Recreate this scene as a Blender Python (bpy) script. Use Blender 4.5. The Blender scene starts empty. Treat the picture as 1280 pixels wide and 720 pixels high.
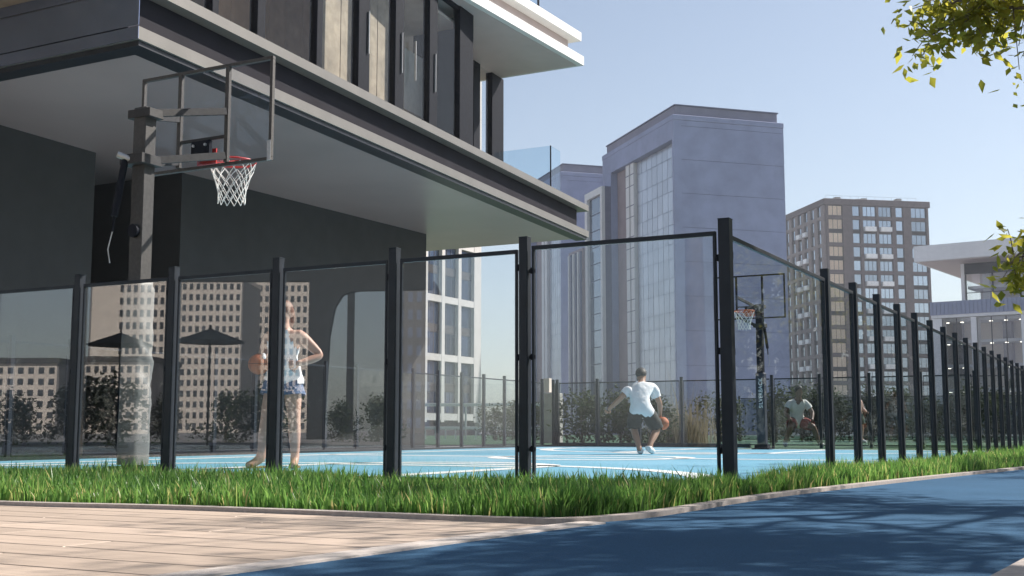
import bpy, bmesh, math, random
import numpy as np
from mathutils import Vector, Matrix, Euler
random.seed(7); rng = np.random.default_rng(7)
scene = bpy.context.scene
COL = scene.collection
R = math.radians

# ------------------------------------------------------------------ camera, sky, sun, exposure
CAM_H = 0.43; PITCH = R(6.77); FPX = 1500.0
cam_d = bpy.data.cameras.new('camera'); cam = bpy.data.objects.new('camera', cam_d); COL.objects.link(cam)
cam.location = (0, 0, CAM_H); cam.rotation_euler = (R(90) + PITCH, 0, 0)
cam_d.sensor_width = 36; cam_d.lens = FPX / 1280 * 36; cam_d.clip_start = 0.05; cam_d.clip_end = 5000
scene.camera = cam
SUN_HEAD, SUN_EL = R(66), R(41)
world = bpy.data.worlds.new('World'); scene.world = world; world.use_nodes = True
wn = world.node_tree.nodes; wl = world.node_tree.links
sky = wn.new('ShaderNodeTexSky'); sky.sky_type = 'NISHITA'; sky.sun_disc = False
sky.sun_elevation = SUN_EL; sky.sun_rotation = SUN_HEAD
sky.altitude = 0; sky.air_density = 1.0; sky.dust_density = 0.9; sky.ozone_density = 1.1
wn['Background'].inputs[1].default_value = 0.080
hz = wn.new('ShaderNodeHueSaturation'); hz.inputs['Saturation'].default_value = 0.80   # hazy, pale summer sky
wl.new(sky.outputs[0], hz.inputs['Color']); wl.new(hz.outputs[0], wn['Background'].inputs[0])
sun_d = bpy.data.lights.new('sun', 'SUN'); sun_d.energy = 5.0; sun_d.angle = R(0.6); sun_d.color = (1.0, 0.93, 0.84)
sun = bpy.data.objects.new('sun', sun_d); COL.objects.link(sun)
sdir = Vector((math.sin(SUN_HEAD) * math.cos(SUN_EL), math.cos(SUN_HEAD) * math.cos(SUN_EL), math.sin(SUN_EL)))
sun.rotation_euler = sdir.to_track_quat('Z', 'Y').to_euler(); sun.location = sdir * 60
vs = scene.view_settings; vs.view_transform = 'Standard'; vs.look = 'None'; vs.exposure = 0.84; vs.gamma = 1.0
scene.cycles.transparent_max_bounces = 32; scene.cycles.max_bounces = 8
scene.cycles.sample_clamp_indirect = 6.0

# ------------------------------------------------------------------ frames of the place
AH = R(28.0)                                              # heading of the court's long axis
UX = Vector((math.sin(AH), math.cos(AH))); VX = Vector((-math.cos(AH), math.sin(AH)))
ORG = Vector((1.418, 7.88))                               # the fence's corner post
ROT_U = R(90) - AH                                        # local X = along the court, local Y = across it
def W(u, v, z=0.0):
    p = ORG + UX * u + VX * v
    return Vector((p.x, p.y, z))
def ray(px, py):
    a = (px - 640) / FPX; b = (360 - py) / FPX
    return Vector((a, math.cos(PITCH) - b * math.sin(PITCH), math.sin(PITCH) + b * math.cos(PITCH)))
def at_z(px, py, z):
    d = ray(px, py); t = (z - CAM_H) / d.z
    return Vector((d.x * t, d.y * t, z))
def at_y(px, py, Y):
    d = ray(px, py); t = Y / d.y
    return Vector((d.x * t, Y, CAM_H + d.z * t))
def head(h):                                              # unit vector for a compass heading (clockwise from +Y)
    return Vector((math.sin(R(h)), math.cos(R(h))))
def mirror_u(p):                                          # reflect a ground point about the near fence's plane
    d = Vector((p[0], p[1])) - ORG
    u, v = d.dot(UX), d.dot(VX)
    q = ORG - UX * u + VX * v
    return Vector((q.x, q.y))

# ------------------------------------------------------------------ materials
MATS = {}
def nodes_of(name):
    m = bpy.data.materials.new(name); m.use_nodes = True
    n, l = m.node_tree.nodes, m.node_tree.links
    return m, n, l, n['Principled BSDF']
def mat(name, col, rough=0.6, metal=0.0, var=0.12, scale=6.0, bump=0.0, bscale=40.0, rand=0.0, spec=None, coord='Object', stretch=(1, 1, 1), trans=0.0, var2=0.0, scale2=0.7):
    m, n, l, b = nodes_of(name)
    tc = n.new('ShaderNodeTexCoord'); mp = n.new('ShaderNodeMapping'); mp.inputs['Scale'].default_value = stretch
    l.new(tc.outputs[coord], mp.inputs[0])
    nz = n.new('ShaderNodeTexNoise'); nz.inputs['Scale'].default_value = scale; nz.inputs['Detail'].default_value = 5
    l.new(mp.outputs[0], nz.inputs['Vector'])
    mr = n.new('ShaderNodeMapRange'); mr.inputs[1].default_value = 0.3; mr.inputs[2].default_value = 0.7
    mr.inputs[3].default_value = 1 - var; mr.inputs[4].default_value = 1 + var
    l.new(nz.outputs[0], mr.inputs[0])
    last = mr.outputs[0]
    def mul(a, bsock):
        q = n.new('ShaderNodeMath'); q.operation = 'MULTIPLY'; l.new(a, q.inputs[0]); l.new(bsock, q.inputs[1]); return q.outputs[0]
    if var2:
        n2 = n.new('ShaderNodeTexNoise'); n2.inputs['Scale'].default_value = scale2; n2.inputs['Detail'].default_value = 3
        l.new(tc.outputs[coord], n2.inputs['Vector'])
        m2 = n.new('ShaderNodeMapRange'); m2.inputs[1].default_value = 0.3; m2.inputs[2].default_value = 0.7
        m2.inputs[3].default_value = 1 - var2; m2.inputs[4].default_value = 1 + var2
        l.new(n2.outputs[0], m2.inputs[0]); last = mul(last, m2.outputs[0])
    if rand:
        oi = n.new('ShaderNodeObjectInfo'); m3 = n.new('ShaderNodeMapRange')
        m3.inputs[3].default_value = 1 - rand; m3.inputs[4].default_value = 1 + rand
        l.new(oi.outputs['Random'], m3.inputs[0]); last = mul(last, m3.outputs[0])
    vm = n.new('ShaderNodeVectorMath'); vm.operation = 'SCALE'; vm.inputs[0].default_value = col[:3]
    l.new(last, vm.inputs['Scale']); l.new(vm.outputs[0], b.inputs['Base Color'])
    b.inputs['Roughness'].default_value = rough; b.inputs['Metallic'].default_value = metal
    if spec is not None: b.inputs['Specular IOR Level'].default_value = spec
    if bump:
        bz = n.new('ShaderNodeTexNoise'); bz.inputs['Scale'].default_value = bscale; bz.inputs['Detail'].default_value = 4
        l.new(mp.outputs[0], bz.inputs['Vector'])
        bp = n.new('ShaderNodeBump'); bp.inputs['Strength'].default_value = bump; bp.inputs['Distance'].default_value = 0.02
        l.new(bz.outputs[0], bp.inputs['Height']); l.new(bp.outputs[0], b.inputs['Normal'])
    MATS[name] = m
    return m
def glass_mat(name, r0, tint, graze=1.0, rough=0.0, wave=0.0):
    m, n, l, b = nodes_of(name); n.remove(b)
    ge = n.new('ShaderNodeNewGeometry'); dt = n.new('ShaderNodeVectorMath'); dt.operation = 'DOT_PRODUCT'
    l.new(ge.outputs['Normal'], dt.inputs[0]); l.new(ge.outputs['Incoming'], dt.inputs[1])
    def mth(op, a, bb=None):
        q = n.new('ShaderNodeMath'); q.operation = op
        for i, s in enumerate((a, bb)):
            if s is None: continue
            if isinstance(s, (int, float)): q.inputs[i].default_value = s
            else: l.new(s, q.inputs[i])
        return q.outputs[0]
    c = mth('ABSOLUTE', dt.outputs['Value']); k = mth('POWER', mth('SUBTRACT', 1.0, c), 5.0)
    fac = mth('ADD', mth('MULTIPLY', k, (1 - r0) * graze), r0)
    tr = n.new('ShaderNodeBsdfTransparent'); tr.inputs[0].default_value = (*tint, 1)
    gl = n.new('ShaderNodeBsdfGlossy'); gl.inputs['Roughness'].default_value = rough
    if wave:
        tc = n.new('ShaderNodeTexCoord'); nz = n.new('ShaderNodeTexNoise'); nz.inputs['Scale'].default_value = 0.6
        l.new(tc.outputs['Object'], nz.inputs['Vector'])
        bp = n.new('ShaderNodeBump'); bp.inputs['Strength'].default_value = wave; bp.inputs['Distance'].default_value = 0.02
        l.new(nz.outputs[0], bp.inputs['Height']); l.new(bp.outputs[0], gl.inputs['Normal'])
    mx = n.new('ShaderNodeMixShader'); l.new(fac, mx.inputs[0]); l.new(tr.outputs[0], mx.inputs[1]); l.new(gl.outputs[0], mx.inputs[2])
    l.new(mx.outputs[0], n['Material Output'].inputs[0])
    MATS[name] = m; return m
def leaf_mat(name, col, col2, transl=0.45, rough=0.45, col3=None):
    m, n, l, b = nodes_of(name)
    at = n.new('ShaderNodeAttribute'); at.attribute_name = 'tone'
    cr = n.new('ShaderNodeValToRGB'); el = cr.color_ramp.elements
    el[0].color = (*col,1); el[1].color = (*col2,1); el[1].position = .8
    if col3: e3 = el.new(.97); e3.color = (*col3,1)
    l.new(at.outputs['Fac'], cr.inputs[0]); l.new(cr.outputs[0], b.inputs['Base Color'])
    b.inputs['Roughness'].default_value = rough; b.inputs['Specular IOR Level'].default_value = 0.35
    tl = n.new('ShaderNodeBsdfTranslucent'); hs = n.new('ShaderNodeHueSaturation'); hs.inputs['Value'].default_value = 1.7; hs.inputs['Hue'].default_value = 0.485
    l.new(cr.outputs[0], hs.inputs['Color']); l.new(hs.outputs[0], tl.inputs[0])
    mx = n.new('ShaderNodeMixShader'); mx.inputs[0].default_value = transl
    l.new(b.outputs[0], mx.inputs[1]); l.new(tl.outputs[0], mx.inputs[2]); l.new(mx.outputs[0], n['Material Output'].inputs[0])
    MATS[name] = m; return m

mat('anthracite', (0.016, 0.022, 0.032), 0.48, 0.0, 0.15, 9, 0.04, 120, spec=0.28)
mat('black_steel', (0.012, 0.014, 0.021), 0.6, 0.0, 0.2, 14, 0.05, 90, spec=0.08)
mat('pole_paint', (0.045, 0.042, 0.040), 0.55, 0.0, 0.25, 30, 0.12, 150)
mat('arm_paint', (0.022, 0.021, 0.022), 0.6, 0.0, 0.35, 25, 0.1, 120)
mat('frame_steel', (0.055, 0.05, 0.046), 0.55, 0.0, 0.3, 40, 0.12, 150)
mat('silver', (0.5, 0.5, 0.5), 0.35, 0.6, 0.1, 30)
mat('rim_red', (0.55, 0.035, 0.03), 0.4, 0.0, 0.12, 20)
mat('rim_orange', (0.5, 0.12, 0.03), 0.4, 0.0, 0.12, 20)
mat('net_white', (0.8, 0.8, 0.78), 0.8, 0, 0.06, 60)
mat('pad_vinyl', (0.17, 0.175, 0.17), 0.5, 0, 0.12, 3, 0.25, 9, var2=0.12, scale2=2.5)
mat('pad_navy', (0.02, 0.025, 0.04), 0.5, 0, 0.2, 5)
mat('court_blue', (0.16, 0.39, 0.53), 0.55, 0, 0.07, 60, 0.10, 300, var2=0.08, scale2=0.35)
mat('line_white', (0.78, 0.80, 0.80), 0.6, 0, 0.05, 20, var2=0.08, scale2=2)
mat('turf_green', (0.030, 0.085, 0.036), 0.85, 0, 0.25, 120, 0.3, 400, var2=0.15, scale2=0.5)
mat('track_blue', (0.050, 0.112, 0.198), 0.85, 0, 0.30, 260, 0.25, 420, spec=0.04, var2=0.10, scale2=0.8)
mat('soil', (0.035, 0.04, 0.022), 0.95, 0, 0.4, 40, 0.4, 60)
mat('paving_grey', (0.26, 0.25, 0.25), 0.8, 0, 0.12, 8, 0.2, 60, var2=0.12, scale2=0.05)
mat('kerb_stone', (0.38, 0.335, 0.315), 0.75, 0, 0.14, 30, 0.2, 160, var2=0.08, scale2=1.5)
mat('border_stone', (0.55, 0.49, 0.45), 0.75, 0, 0.12, 30, 0.2, 160, var2=0.08, scale2=1.5)
mat('plank_wood', (0.45, 0.36, 0.295), 0.62, 0, 0.16, 5, 0.12, 12, rand=0.12, stretch=(9, 0.45, 6), var2=0.06, scale2=0.9)
mat('flange_grey', (0.18, 0.166, 0.15), 0.4, 0.15, 0.08, 2.5, 0.03, 200)
mat('web_dark', (0.022, 0.021, 0.028), 0.6, 0.0, 0.15, 1.5, spec=0.06)
mat('soffit_grey', (0.385, 0.285, 0.268), 0.30, 0.1, 0.07, 0.8, var2=0.08, scale2=0.15)
mat('dark_metal', (0.02, 0.022, 0.028), 0.4, 0.3, 0.2, 5)
mat('wall_dark', (0.036, 0.034, 0.034), 0.6, 0, 0.12, 3, 0.05, 50, var2=0.15, scale2=0.3)
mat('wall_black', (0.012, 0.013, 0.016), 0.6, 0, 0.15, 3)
mat('fascia_sky_blue', (0.28, 0.34, 0.50), 0.22, 0.85, 0.15, 0.8)  # blue of the mirrored sky put into the metal's colour
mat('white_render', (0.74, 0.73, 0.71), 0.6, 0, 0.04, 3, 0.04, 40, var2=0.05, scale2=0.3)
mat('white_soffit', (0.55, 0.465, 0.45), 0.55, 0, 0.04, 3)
mat('stone_beige', (0.36, 0.295, 0.22), 0.6, 0, 0.22, 2.2, 0.06, 20, var2=0.18, scale2=6)
mat('floor_wood', (0.36, 0.24, 0.15), 0.5, 0, 0.2, 4)
mat('ceiling_dark', (0.50, 0.43, 0.36), 0.7, 0, 0.1, 3)
mat('curtain_white', (0.7, 0.68, 0.64), 0.8, 0, 0.08, 8)
mat('tower_stucco', (0.29, 0.325, 0.475), 0.85, 0, 0.10, 0.55, 0.15, 3, var2=0.07, scale2=0.12)
mat('tower_panel', (0.23, 0.23, 0.30), 0.85, 0, 0.10, 0.6, var2=0.07, scale2=0.12)
mat('tower_pink', (0.30, 0.25, 0.27), 0.8, 0, 0.10, 0.8)
mat('tower_white', (0.66, 0.66, 0.68), 0.6, 0, 0.06, 0.8)
mat('tower_joint', (0.17, 0.18, 0.26), 0.8, 0, 0.1, 2)
mat('curtain_glass', (0.47, 0.50, 0.58), 0.22, 0.5, 0.08, 0.35, 0.02, 0.9, rand=0.10)
mat('bay_glass', (0.25, 0.29, 0.36), 0.1, 0.8, 0.1, 0.4, rand=0.15)
mat('brown_brick', (0.125, 0.103, 0.108), 0.85, 0, 0.14, 1.6, 0.2, 12, var2=0.08, scale2=0.1)
mat('brown_band', (0.23, 0.195, 0.192), 0.85, 0, 0.12, 1.6)
mat('dark_spandrel', (0.035, 0.030, 0.035), 0.6, 0, 0.2, 1.5)
mat('win_frame', (0.05, 0.05, 0.06), 0.5, 0.2, 0.1, 3)
mat('win_pane', (0.50, 0.55, 0.62), 0.06, 0.9, 0.1, 0.5, rand=0.25)
mat('win_dark', (0.10, 0.14, 0.22), 0.08, 0.7, 0.15, 0.5, rand=0.5)
mat('win_lit_beige', (0.62, 0.50, 0.38), 0.5, 0.0, 0.12, 1.5, rand=0.12, stretch=(6, 6, 1))  # beige of lit, mirroring windows put into the pane colour
mat('balcony_white', (0.82, 0.83, 0.84), 0.5, 0, 0.08, 2, rand=0.1)
mat('grid_white', (0.52, 0.495, 0.48), 0.65, 0, 0.06, 1.2, var2=0.06, scale2=0.2)
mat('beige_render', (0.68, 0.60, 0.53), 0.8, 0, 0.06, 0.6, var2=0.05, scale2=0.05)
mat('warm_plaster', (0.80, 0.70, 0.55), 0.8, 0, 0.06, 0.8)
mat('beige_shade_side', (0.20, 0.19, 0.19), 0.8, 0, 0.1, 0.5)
mat('far_window', (0.05, 0.055, 0.065), 0.3, 0.0, 0.2, 0.4, rand=0.3)
mat('roof_dark', (0.05, 0.045, 0.045), 0.8, 0, 0.2, 1)
mat('louvre_blue', (0.24, 0.27, 0.36), 0.45, 0.3, 0.08, 2)
mat('concrete', (0.40, 0.37, 0.34), 0.85, 0, 0.15, 4, 0.15, 40)
mat('bark', (0.19, 0.155, 0.115), 0.9, 0, 0.55, 26, 0.8, 40, stretch=(1, 1, 0.5))
mat('skin_light', (0.52, 0.30, 0.22), 0.5, 0, 0.05, 20)
mat('skin_tan', (0.36, 0.20, 0.13), 0.5, 0, 0.06, 20)
mat('skin_dark', (0.22, 0.125, 0.088), 0.5, 0, 0.06, 20)
mat('hair_dark', (0.014, 0.012, 0.012), 0.6, 0, 0.3, 60, 0.3, 90)
mat('hair_auburn', (0.16, 0.06, 0.03), 0.55, 0, 0.3, 60, 0.3, 90)
mat('cloth_white', (0.72, 0.73, 0.75), 0.85, 0, 0.05, 12, 0.6, 14)
mat('cloth_cream', (0.78, 0.75, 0.70), 0.85, 0, 0.05, 12, 0.5, 14)
mat('cloth_black', (0.022, 0.022, 0.020), 0.85, 0, 0.25, 12, 0.6, 14)
mat('cloth_denim', (0.11, 0.16, 0.27), 0.85, 0, 0.2, 30, 0.4, 30)
mat('cloth_red', (0.34, 0.06, 0.045), 0.85, 0, 0.12, 14, 0.5, 14)
mat('cloth_green', (0.03, 0.085, 0.06), 0.85, 0, 0.15, 14, 0.5, 14)
mat('leather_brown', (0.25, 0.14, 0.045), 0.6, 0, 0.2, 30)
mat('shoe_white', (0.7, 0.7, 0.7), 0.6, 0, 0.1, 20)
mat('eye_dark', (0.01, 0.01, 0.012), 0.3)
mat('ball_orange', (0.42, 0.11, 0.035), 0.65, 0, 0.12, 20, 0.3, 260)
mat('ball_seam', (0.02, 0.016, 0.014), 0.7)
mat('parasol_dark', (0.045, 0.05, 0.055), 0.8, 0, 0.15, 6)
glass_mat('fence_glass', 0.12, (0.93, 0.95, 0.96), 0.45)
glass_mat('side_glass', 0.022, (0.93, 0.955, 0.965), 0.26)
glass_mat('gate_glass', 0.045, (0.93, 0.95, 0.96), 0.45)
glass_mat('far_glass', 0.03, (0.88, 0.91, 0.92), 0.3)
glass_mat('barrier_glass', 0.04, (0.64, 0.69, 0.71), 0.3)
glass_mat('office_glass', 0.06, (0.88, 0.89, 0.88), 0.8)
_m,_n,_l,_b = nodes_of('lamp_glow'); _b.inputs['Emission Color'].default_value = (1,.93,.8,1); _b.inputs['Emission Strength'].default_value = 3.0; MATS['lamp_glow'] = _m
glass_mat('board_glass', 0.022, (0.94, 0.95, 0.97), 0.4)
glass_mat('store_glass', 0.025, (0.93, 0.94, 0.94), 0.3, wave=0.03)
glass_mat('balustrade_glass', 0.04, (0.86, 0.93, 0.97), 0.5)
leaf_mat('leaf_tree', (0.13, 0.145, 0.016), (0.30, 0.30, 0.04), 0.70)
leaf_mat('leaf_bush', (0.028, 0.045, 0.016), (0.05, 0.068, 0.028), 0.2, 0.8)
leaf_mat('leaf_grass', (0.036, 0.125, 0.024), (0.15, 0.29, 0.07), 0.5, 0.35, (0.42, 0.38, 0.16))
leaf_mat('reed_straw', (0.17, 0.15, 0.10), (0.30, 0.26, 0.18), 0.3, 0.7)

# ------------------------------------------------------------------ mesh helpers
class MB:
    def __init__(s): s.v = []; s.f = []; s.sm = []
    def add(s, vs, fs, smooth=False):
        o = len(s.v); s.v += [tuple(p) for p in vs]
        for f in fs: s.f.append(tuple(i + o for i in f)); s.sm.append(smooth)
        return s
    def box(s, x0, x1, y0, y1, z0, z1):
        return s.add([(x0,y0,z0),(x1,y0,z0),(x1,y1,z0),(x0,y1,z0),(x0,y0,z1),(x1,y0,z1),(x1,y1,z1),(x0,y1,z1)],
                     [(0,3,2,1),(4,5,6,7),(0,1,5,4),(1,2,6,5),(2,3,7,6),(3,0,4,7)])
    def prism(s, pts, z0, z1):
        a = sum(pts[i][0]*pts[(i+1)%len(pts)][1]-pts[(i+1)%len(pts)][0]*pts[i][1] for i in range(len(pts)))
        if a < 0: pts = list(pts)[::-1]
        n = len(pts)
        vs = [(p[0],p[1],z0) for p in pts] + [(p[0],p[1],z1) for p in pts]
        fs = [tuple(range(n-1,-1,-1)), tuple(range(n,2*n))] + [(i,(i+1)%n,(i+1)%n+n,i+n) for i in range(n)]
        return s.add(vs, fs)
    def bar(s, a, b, w, h=None, up=(0,0,1)):               # square bar between two points
        a = Vector(a); b = Vector(b); h = h or w; d = (b-a).normalized(); up = Vector(up)
        x = d.cross(up)
        if x.length < 1e-4: x = d.cross(Vector((1,0,0)))
        x.normalize(); y = x.cross(d).normalized(); x *= w/2; y *= h/2
        vs = [a-x-y, a+x-y, a+x+y, a-x+y, b-x-y, b+x-y, b+x+y, b-x+y]
        return s.add(vs, [(0,3,2,1),(4,5,6,7),(0,1,5,4),(1,2,6,5),(2,3,7,6),(3,0,4,7)])
    def tube(s, pts, rads, n=8, closed=False, caps=True):
        pts = [Vector(p) for p in pts]; m = len(pts)
        if not hasattr(rads, '__len__'): rads = [rads]*m
        vs = []; ref = Vector((0.31,0.17,0.93))
        for i, p in enumerate(pts):
            if closed: d = pts[(i+1)%m]-pts[i-1]
            else: d = pts[min(i+1,m-1)]-pts[max(i-1,0)]
            d.normalize(); x = d.cross(ref)
            if x.length < 1e-3: x = d.cross(Vector((1,0,0)))
            x.normalize(); y = d.cross(x)
            for k in range(n):
                t = 2*math.pi*k/n; vs.append(p + (x*math.cos(t)+y*math.sin(t))*rads[i])
        fs = []
        for i in range(m if closed else m-1):
            j = (i+1)%m
            for k in range(n): fs.append((i*n+k, i*n+(k+1)%n, j*n+(k+1)%n, j*n+k))
        s.add(vs, fs, True)
        if caps and not closed:
            s.add([vs[k] for k in range(n)], [tuple(range(n-1,-1,-1))]); s.add([vs[(m-1)*n+k] for k in range(n)], [tuple(range(n))])
        return s
    def ball(s, c, r, nu=16, nv=10, sc=(1,1,1)):
        c = Vector(c); vs = [c+Vector((0,0,r*sc[2]))]
        for j in range(1,nv):
            t = math.pi*j/nv
            for i in range(nu):
                p = 2*math.pi*i/nu
                vs.append(c+Vector((r*sc[0]*math.sin(t)*math.cos(p), r*sc[1]*math.sin(t)*math.sin(p), r*sc[2]*math.cos(t))))
        vs.append(c-Vector((0,0,r*sc[2]))); fs = []
        for i in range(nu): fs.append((0,1+i,1+(i+1)%nu))
        for j in range(nv-2):
            for i in range(nu): fs.append((1+j*nu+i, 1+(j+1)*nu+i, 1+(j+1)*nu+(i+1)%nu, 1+j*nu+(i+1)%nu))
        e = len(vs)-1
        for i in range(nu): fs.append((e, 1+(nv-2)*nu+(i+1)%nu, 1+(nv-2)*nu+i))
        return s.add(vs, fs, True)
    def mesh(s, name, material, bevel=0.0):
        me = bpy.data.meshes.new(name); me.from_pydata(s.v, [], s.f)
        me.polygons.foreach_set('use_smooth', s.sm)
        if bevel:
            bm = bmesh.new(); bm.from_mesh(me)
            bmesh.ops.bevel(bm, geom=[e for e in bm.edges], offset=bevel, segments=1, affect='EDGES', clamp_overlap=True)
            bm.to_mesh(me); bm.free()
        me.materials.append(MATS[material]); me.update(); return me
    def build(s, name, material, parent=None, bevel=0.0, **kw):
        return inst(name, s.mesh(name, material, bevel), parent, **kw)
def inst(name, me, parent=None, loc=(0,0,0), rz=0.0, rot=None, scale=None):
    o = bpy.data.objects.new(name, me); COL.objects.link(o)
    o.location = loc; o.rotation_euler = rot if rot else (0,0,rz)
    if scale: o.scale = scale
    if parent: o.parent = parent
    return o
def empty(name, loc=(0,0,0), rz=0.0):
    o = bpy.data.objects.new(name, None); COL.objects.link(o); o.location = loc; o.rotation_euler = (0,0,rz); o.empty_display_size = .3
    return o
def tag(o, label=None, cat=None, group=None, kind=None):
    if label: o['label'] = label
    if cat: o['category'] = cat
    if group: o['group'] = group
    if kind: o['kind'] = kind
    return o
def thing(name, label, cat, loc=(0,0,0), rz=0.0, group=None):
    return tag(empty(name, loc, rz), label, cat, group)
def structure(name, mb, material, **kw):
    return tag(mb.build(name, material, **kw), kind='structure')
def fast_mesh(name, verts, faces_tri, material, tone=None, smooth=False):
    me = bpy.data.meshes.new(name); nv = len(verts); nf = len(faces_tri)
    me.vertices.add(nv); me.vertices.foreach_set('co', np.asarray(verts, dtype=np.float32).ravel())
    me.loops.add(nf*3); me.loops.foreach_set('vertex_index', np.asarray(faces_tri, dtype=np.int32).ravel())
    me.polygons.add(nf); me.polygons.foreach_set('loop_start', np.arange(0, nf*3, 3, dtype=np.int32))
    if tone is not None:
        at = me.attributes.new('tone', 'FLOAT', 'POINT'); at.data.foreach_set('value', np.asarray(tone, dtype=np.float32))
    me.materials.append(MATS[material]); me.update(calc_edges=True); me.validate()
    return me
def uvp(*pts): return [tuple(W(u, v).to_2d()) for u, v in pts]

# ------------------------------------------------------------------ the ground
def sheet(name, pts, z, material):
    return structure(name, MB().add([(p[0],p[1],z) for p in pts], [tuple(range(len(pts)))] if sum(pts[i][0]*pts[(i+1)%len(pts)][1]-pts[(i+1)%len(pts)][0]*pts[i][1] for i in range(len(pts)))>0 else [tuple(range(len(pts)-1,-1,-1))]), material)
sheet('ground', [(-880,-880),(880,-880),(880,880),(-880,880)], -0.03, 'paving_grey')
COURT_W, COURT_L, END_U = 12.0, 20.0, 22.2
court = sheet('court_surface', uvp((0.12,0.06),(COURT_L,0.06),(COURT_L,COURT_W),(0.12,COURT_W)), 0.0, 'court_blue')
court_apron = sheet('court_apron', uvp((COURT_L,6.6),(END_U,6.6),(END_U,COURT_W),(COURT_L,COURT_W)), -0.002, 'court_blue')
sheet('turf', uvp((COURT_L+.004,-12),(95,-40),(95,60),(34,60),(END_U+.3,9),(END_U,6.596),(COURT_L+.004,6.596)), -0.004, 'turf_green')
def ribbon(mb, pts, w, z):
    pts = [Vector(p) for p in pts]; L = []; Rr = []
    for i, p in enumerate(pts):
        d = (pts[min(i+1,len(pts)-1)]-pts[max(i-1,0)]).normalized(); n = Vector((-d.y,d.x))
        L.append(p+n*w/2); Rr.append(p-n*w/2)
    for i in range(len(pts)-1):
        mb.add([(*Rr[i],z),(*Rr[i+1],z),(*L[i+1],z),(*L[i],z)], [(0,1,2,3)])
def line(pts, w=0.3): 
    mb = MB(); ribbon(mb, [W(u,v).to_2d() for u,v in pts], w, 0.004); o = mb.build('court_line', 'line_white', court); return o
VC = 5.5
def arc(u, v, r, a0, a1, n=40): return [(u+r*math.cos(R(a0+(a1-a0)*i/n)), v+r*math.sin(R(a0+(a1-a0)*i/n))) for i in range(n+1)]
line([(0.35,.38),(19.7,.38)]); line([(0.35,10.62),(19.7,10.62)]); line([(0.35,.4),(0.35,10.6)]); line([(19.7,.4),(19.7,10.6)])
line([(10.0,.4),(10.0,10.6)]); line(arc(10.0,VC,1.5,0,360,60))
for s, u0 in ((1,1.2),(-1,18.85)):
    line([(u0-s*.8,VC-1.5),(u0+s*3.9,VC-1.5)]); line([(u0-s*.8,VC+1.5),(u0+s*3.9,VC+1.5)]); line([(u0+s*3.9,VC-1.5),(u0+s*3.9,VC+1.5)])
    line(arc(u0+s*3.9,VC,1.5,-90 if s>0 else 90,90 if s>0 else 270))
    line(arc(u0,VC,4.65,-100 if s>0 else 80,100 if s>0 else 280,60))
# dark timber edging at the court's far sides
tag(MB().prism(uvp((1,12.0),(22.2,12.0),(22.2,12.1),(1,12.1)),-.02,.05).build('edging_board','dark_metal'), kind='structure')
tag(MB().prism(uvp((22.2,6.6),(22.3,6.6),(22.3,12.1),(22.2,12.1)),-.02,.10).build('edging_board','dark_metal'), kind='structure')

# kerb line along the lawn strip: (u, v) read off the place
KERB = [(-2.95,14.0),(-2.9,9.0),(-2.82,3.45),(-2.59,2.43),(-2.56,1.52),(-2.56,.59),(-2.52,.1),(-2.36,-.06),(-1.98,-.17),(-1.43,-.19),(-.72,-.19),(0.05,-.21),(0.77,-.27),(2.1,-.42),(3.82,-.63),(7.18,-1.12),(14,-2.1),(28,-4.1)]
def smooth(pts, it=2):
    for _ in range(it):
        q = [pts[0]]
        for a, b in zip(pts[:-1], pts[1:]):
            q += [(a[0]*.75+b[0]*.25, a[1]*.75+b[1]*.25), (a[0]*.25+b[0]*.75, a[1]*.25+b[1]*.75)]
        pts = q + [pts[-1]]
    return pts
KS = smooth(KERB)
def offset(pts, d):
    out = []
    P = [Vector(p) for p in pts]
    for i, p in enumerate(P):
        t = (P[min(i+1,len(P)-1)]-P[max(i-1,0)]).normalized(); out.append((p.x - t.y*d, p.y + t.x*d))
    return out
def strip(mb, inner, outer, z0, z1):
    n = len(inner)
    A = [W(u,v) for u,v in inner]; B = [W(u,v) for u,v in outer]
    vs = []
    for a, b in zip(A,B): vs += [(a.x,a.y,z0),(b.x,b.y,z0),(b.x,b.y,z1),(a.x,a.y,z1)]
    fs = []
    for i in range(n-1):
        o = 4*i; q = o+4
        fs += [(o+3,q+3,q+2,o+2),(o+2,q+2,q+1,o+1),(o,q,q+3,o+3)]
    mb.add(vs, fs)
structure('lawn_kerb', (lambda m: (strip(m, offset(KS,.055), offset(KS,-.03), -.05, .022), m)[1])(MB()), 'kerb_stone')
INNER = offset(KS, .055)
# soil bed under the grass
bed = [(u,v) for u,v in INNER] + [(28,0.06),(0.12,0.06),(0.12,14)]
sheet('soil_bed', uvp(*bed), -0.012, 'soil')
# running track and its border band
BAND = [(-14.0,1.35),(-8.0,.47),(-4.83,.10),(-3.89,.03),(-3.1,-.03),(-2.62,-.07),(-2.40,-.11)]
BS = smooth(BAND)
mbb = MB(); strip(mbb, offset(BS,.07), offset(BS,-.06), -.05, .006); structure('border_band', mbb, 'border_stone')
edge_l = offset(BS,-.05) + [p for p in offset(KS,-.04) if p[0] > -2.36 and p[1] < 0]
edge_l = [p for p in edge_l]
edge_r = [(u, v-2.03) for u, v in ((-14.0,1.35),(-8.0,.40),(-4.83,.03),(-3.5,-.06),(-2.0,-.14),(0,-.24),(2.1,-.48),(3.82,-.74),(7.18,-1.3),(14,-2.4),(28,-4.6))]
structure('running_track', MB().add([(*W(u,v).to_2d(),-.002) for u,v in edge_l+edge_r[::-1]], [tuple(range(len(edge_l)+len(edge_r)))[::-1]]), 'track_blue')
mbk = MB(); strip(mbk, offset(edge_r,0), offset(edge_r,-.13), -.05, .05); structure('track_kerb', mbk, 'kerb_stone')
# lawn to the right of the track
sheet('lawn', uvp(*(offset(edge_r,-.12)+[(28,-30),(-14,-30)])), -0.008, 'soil')
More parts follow.
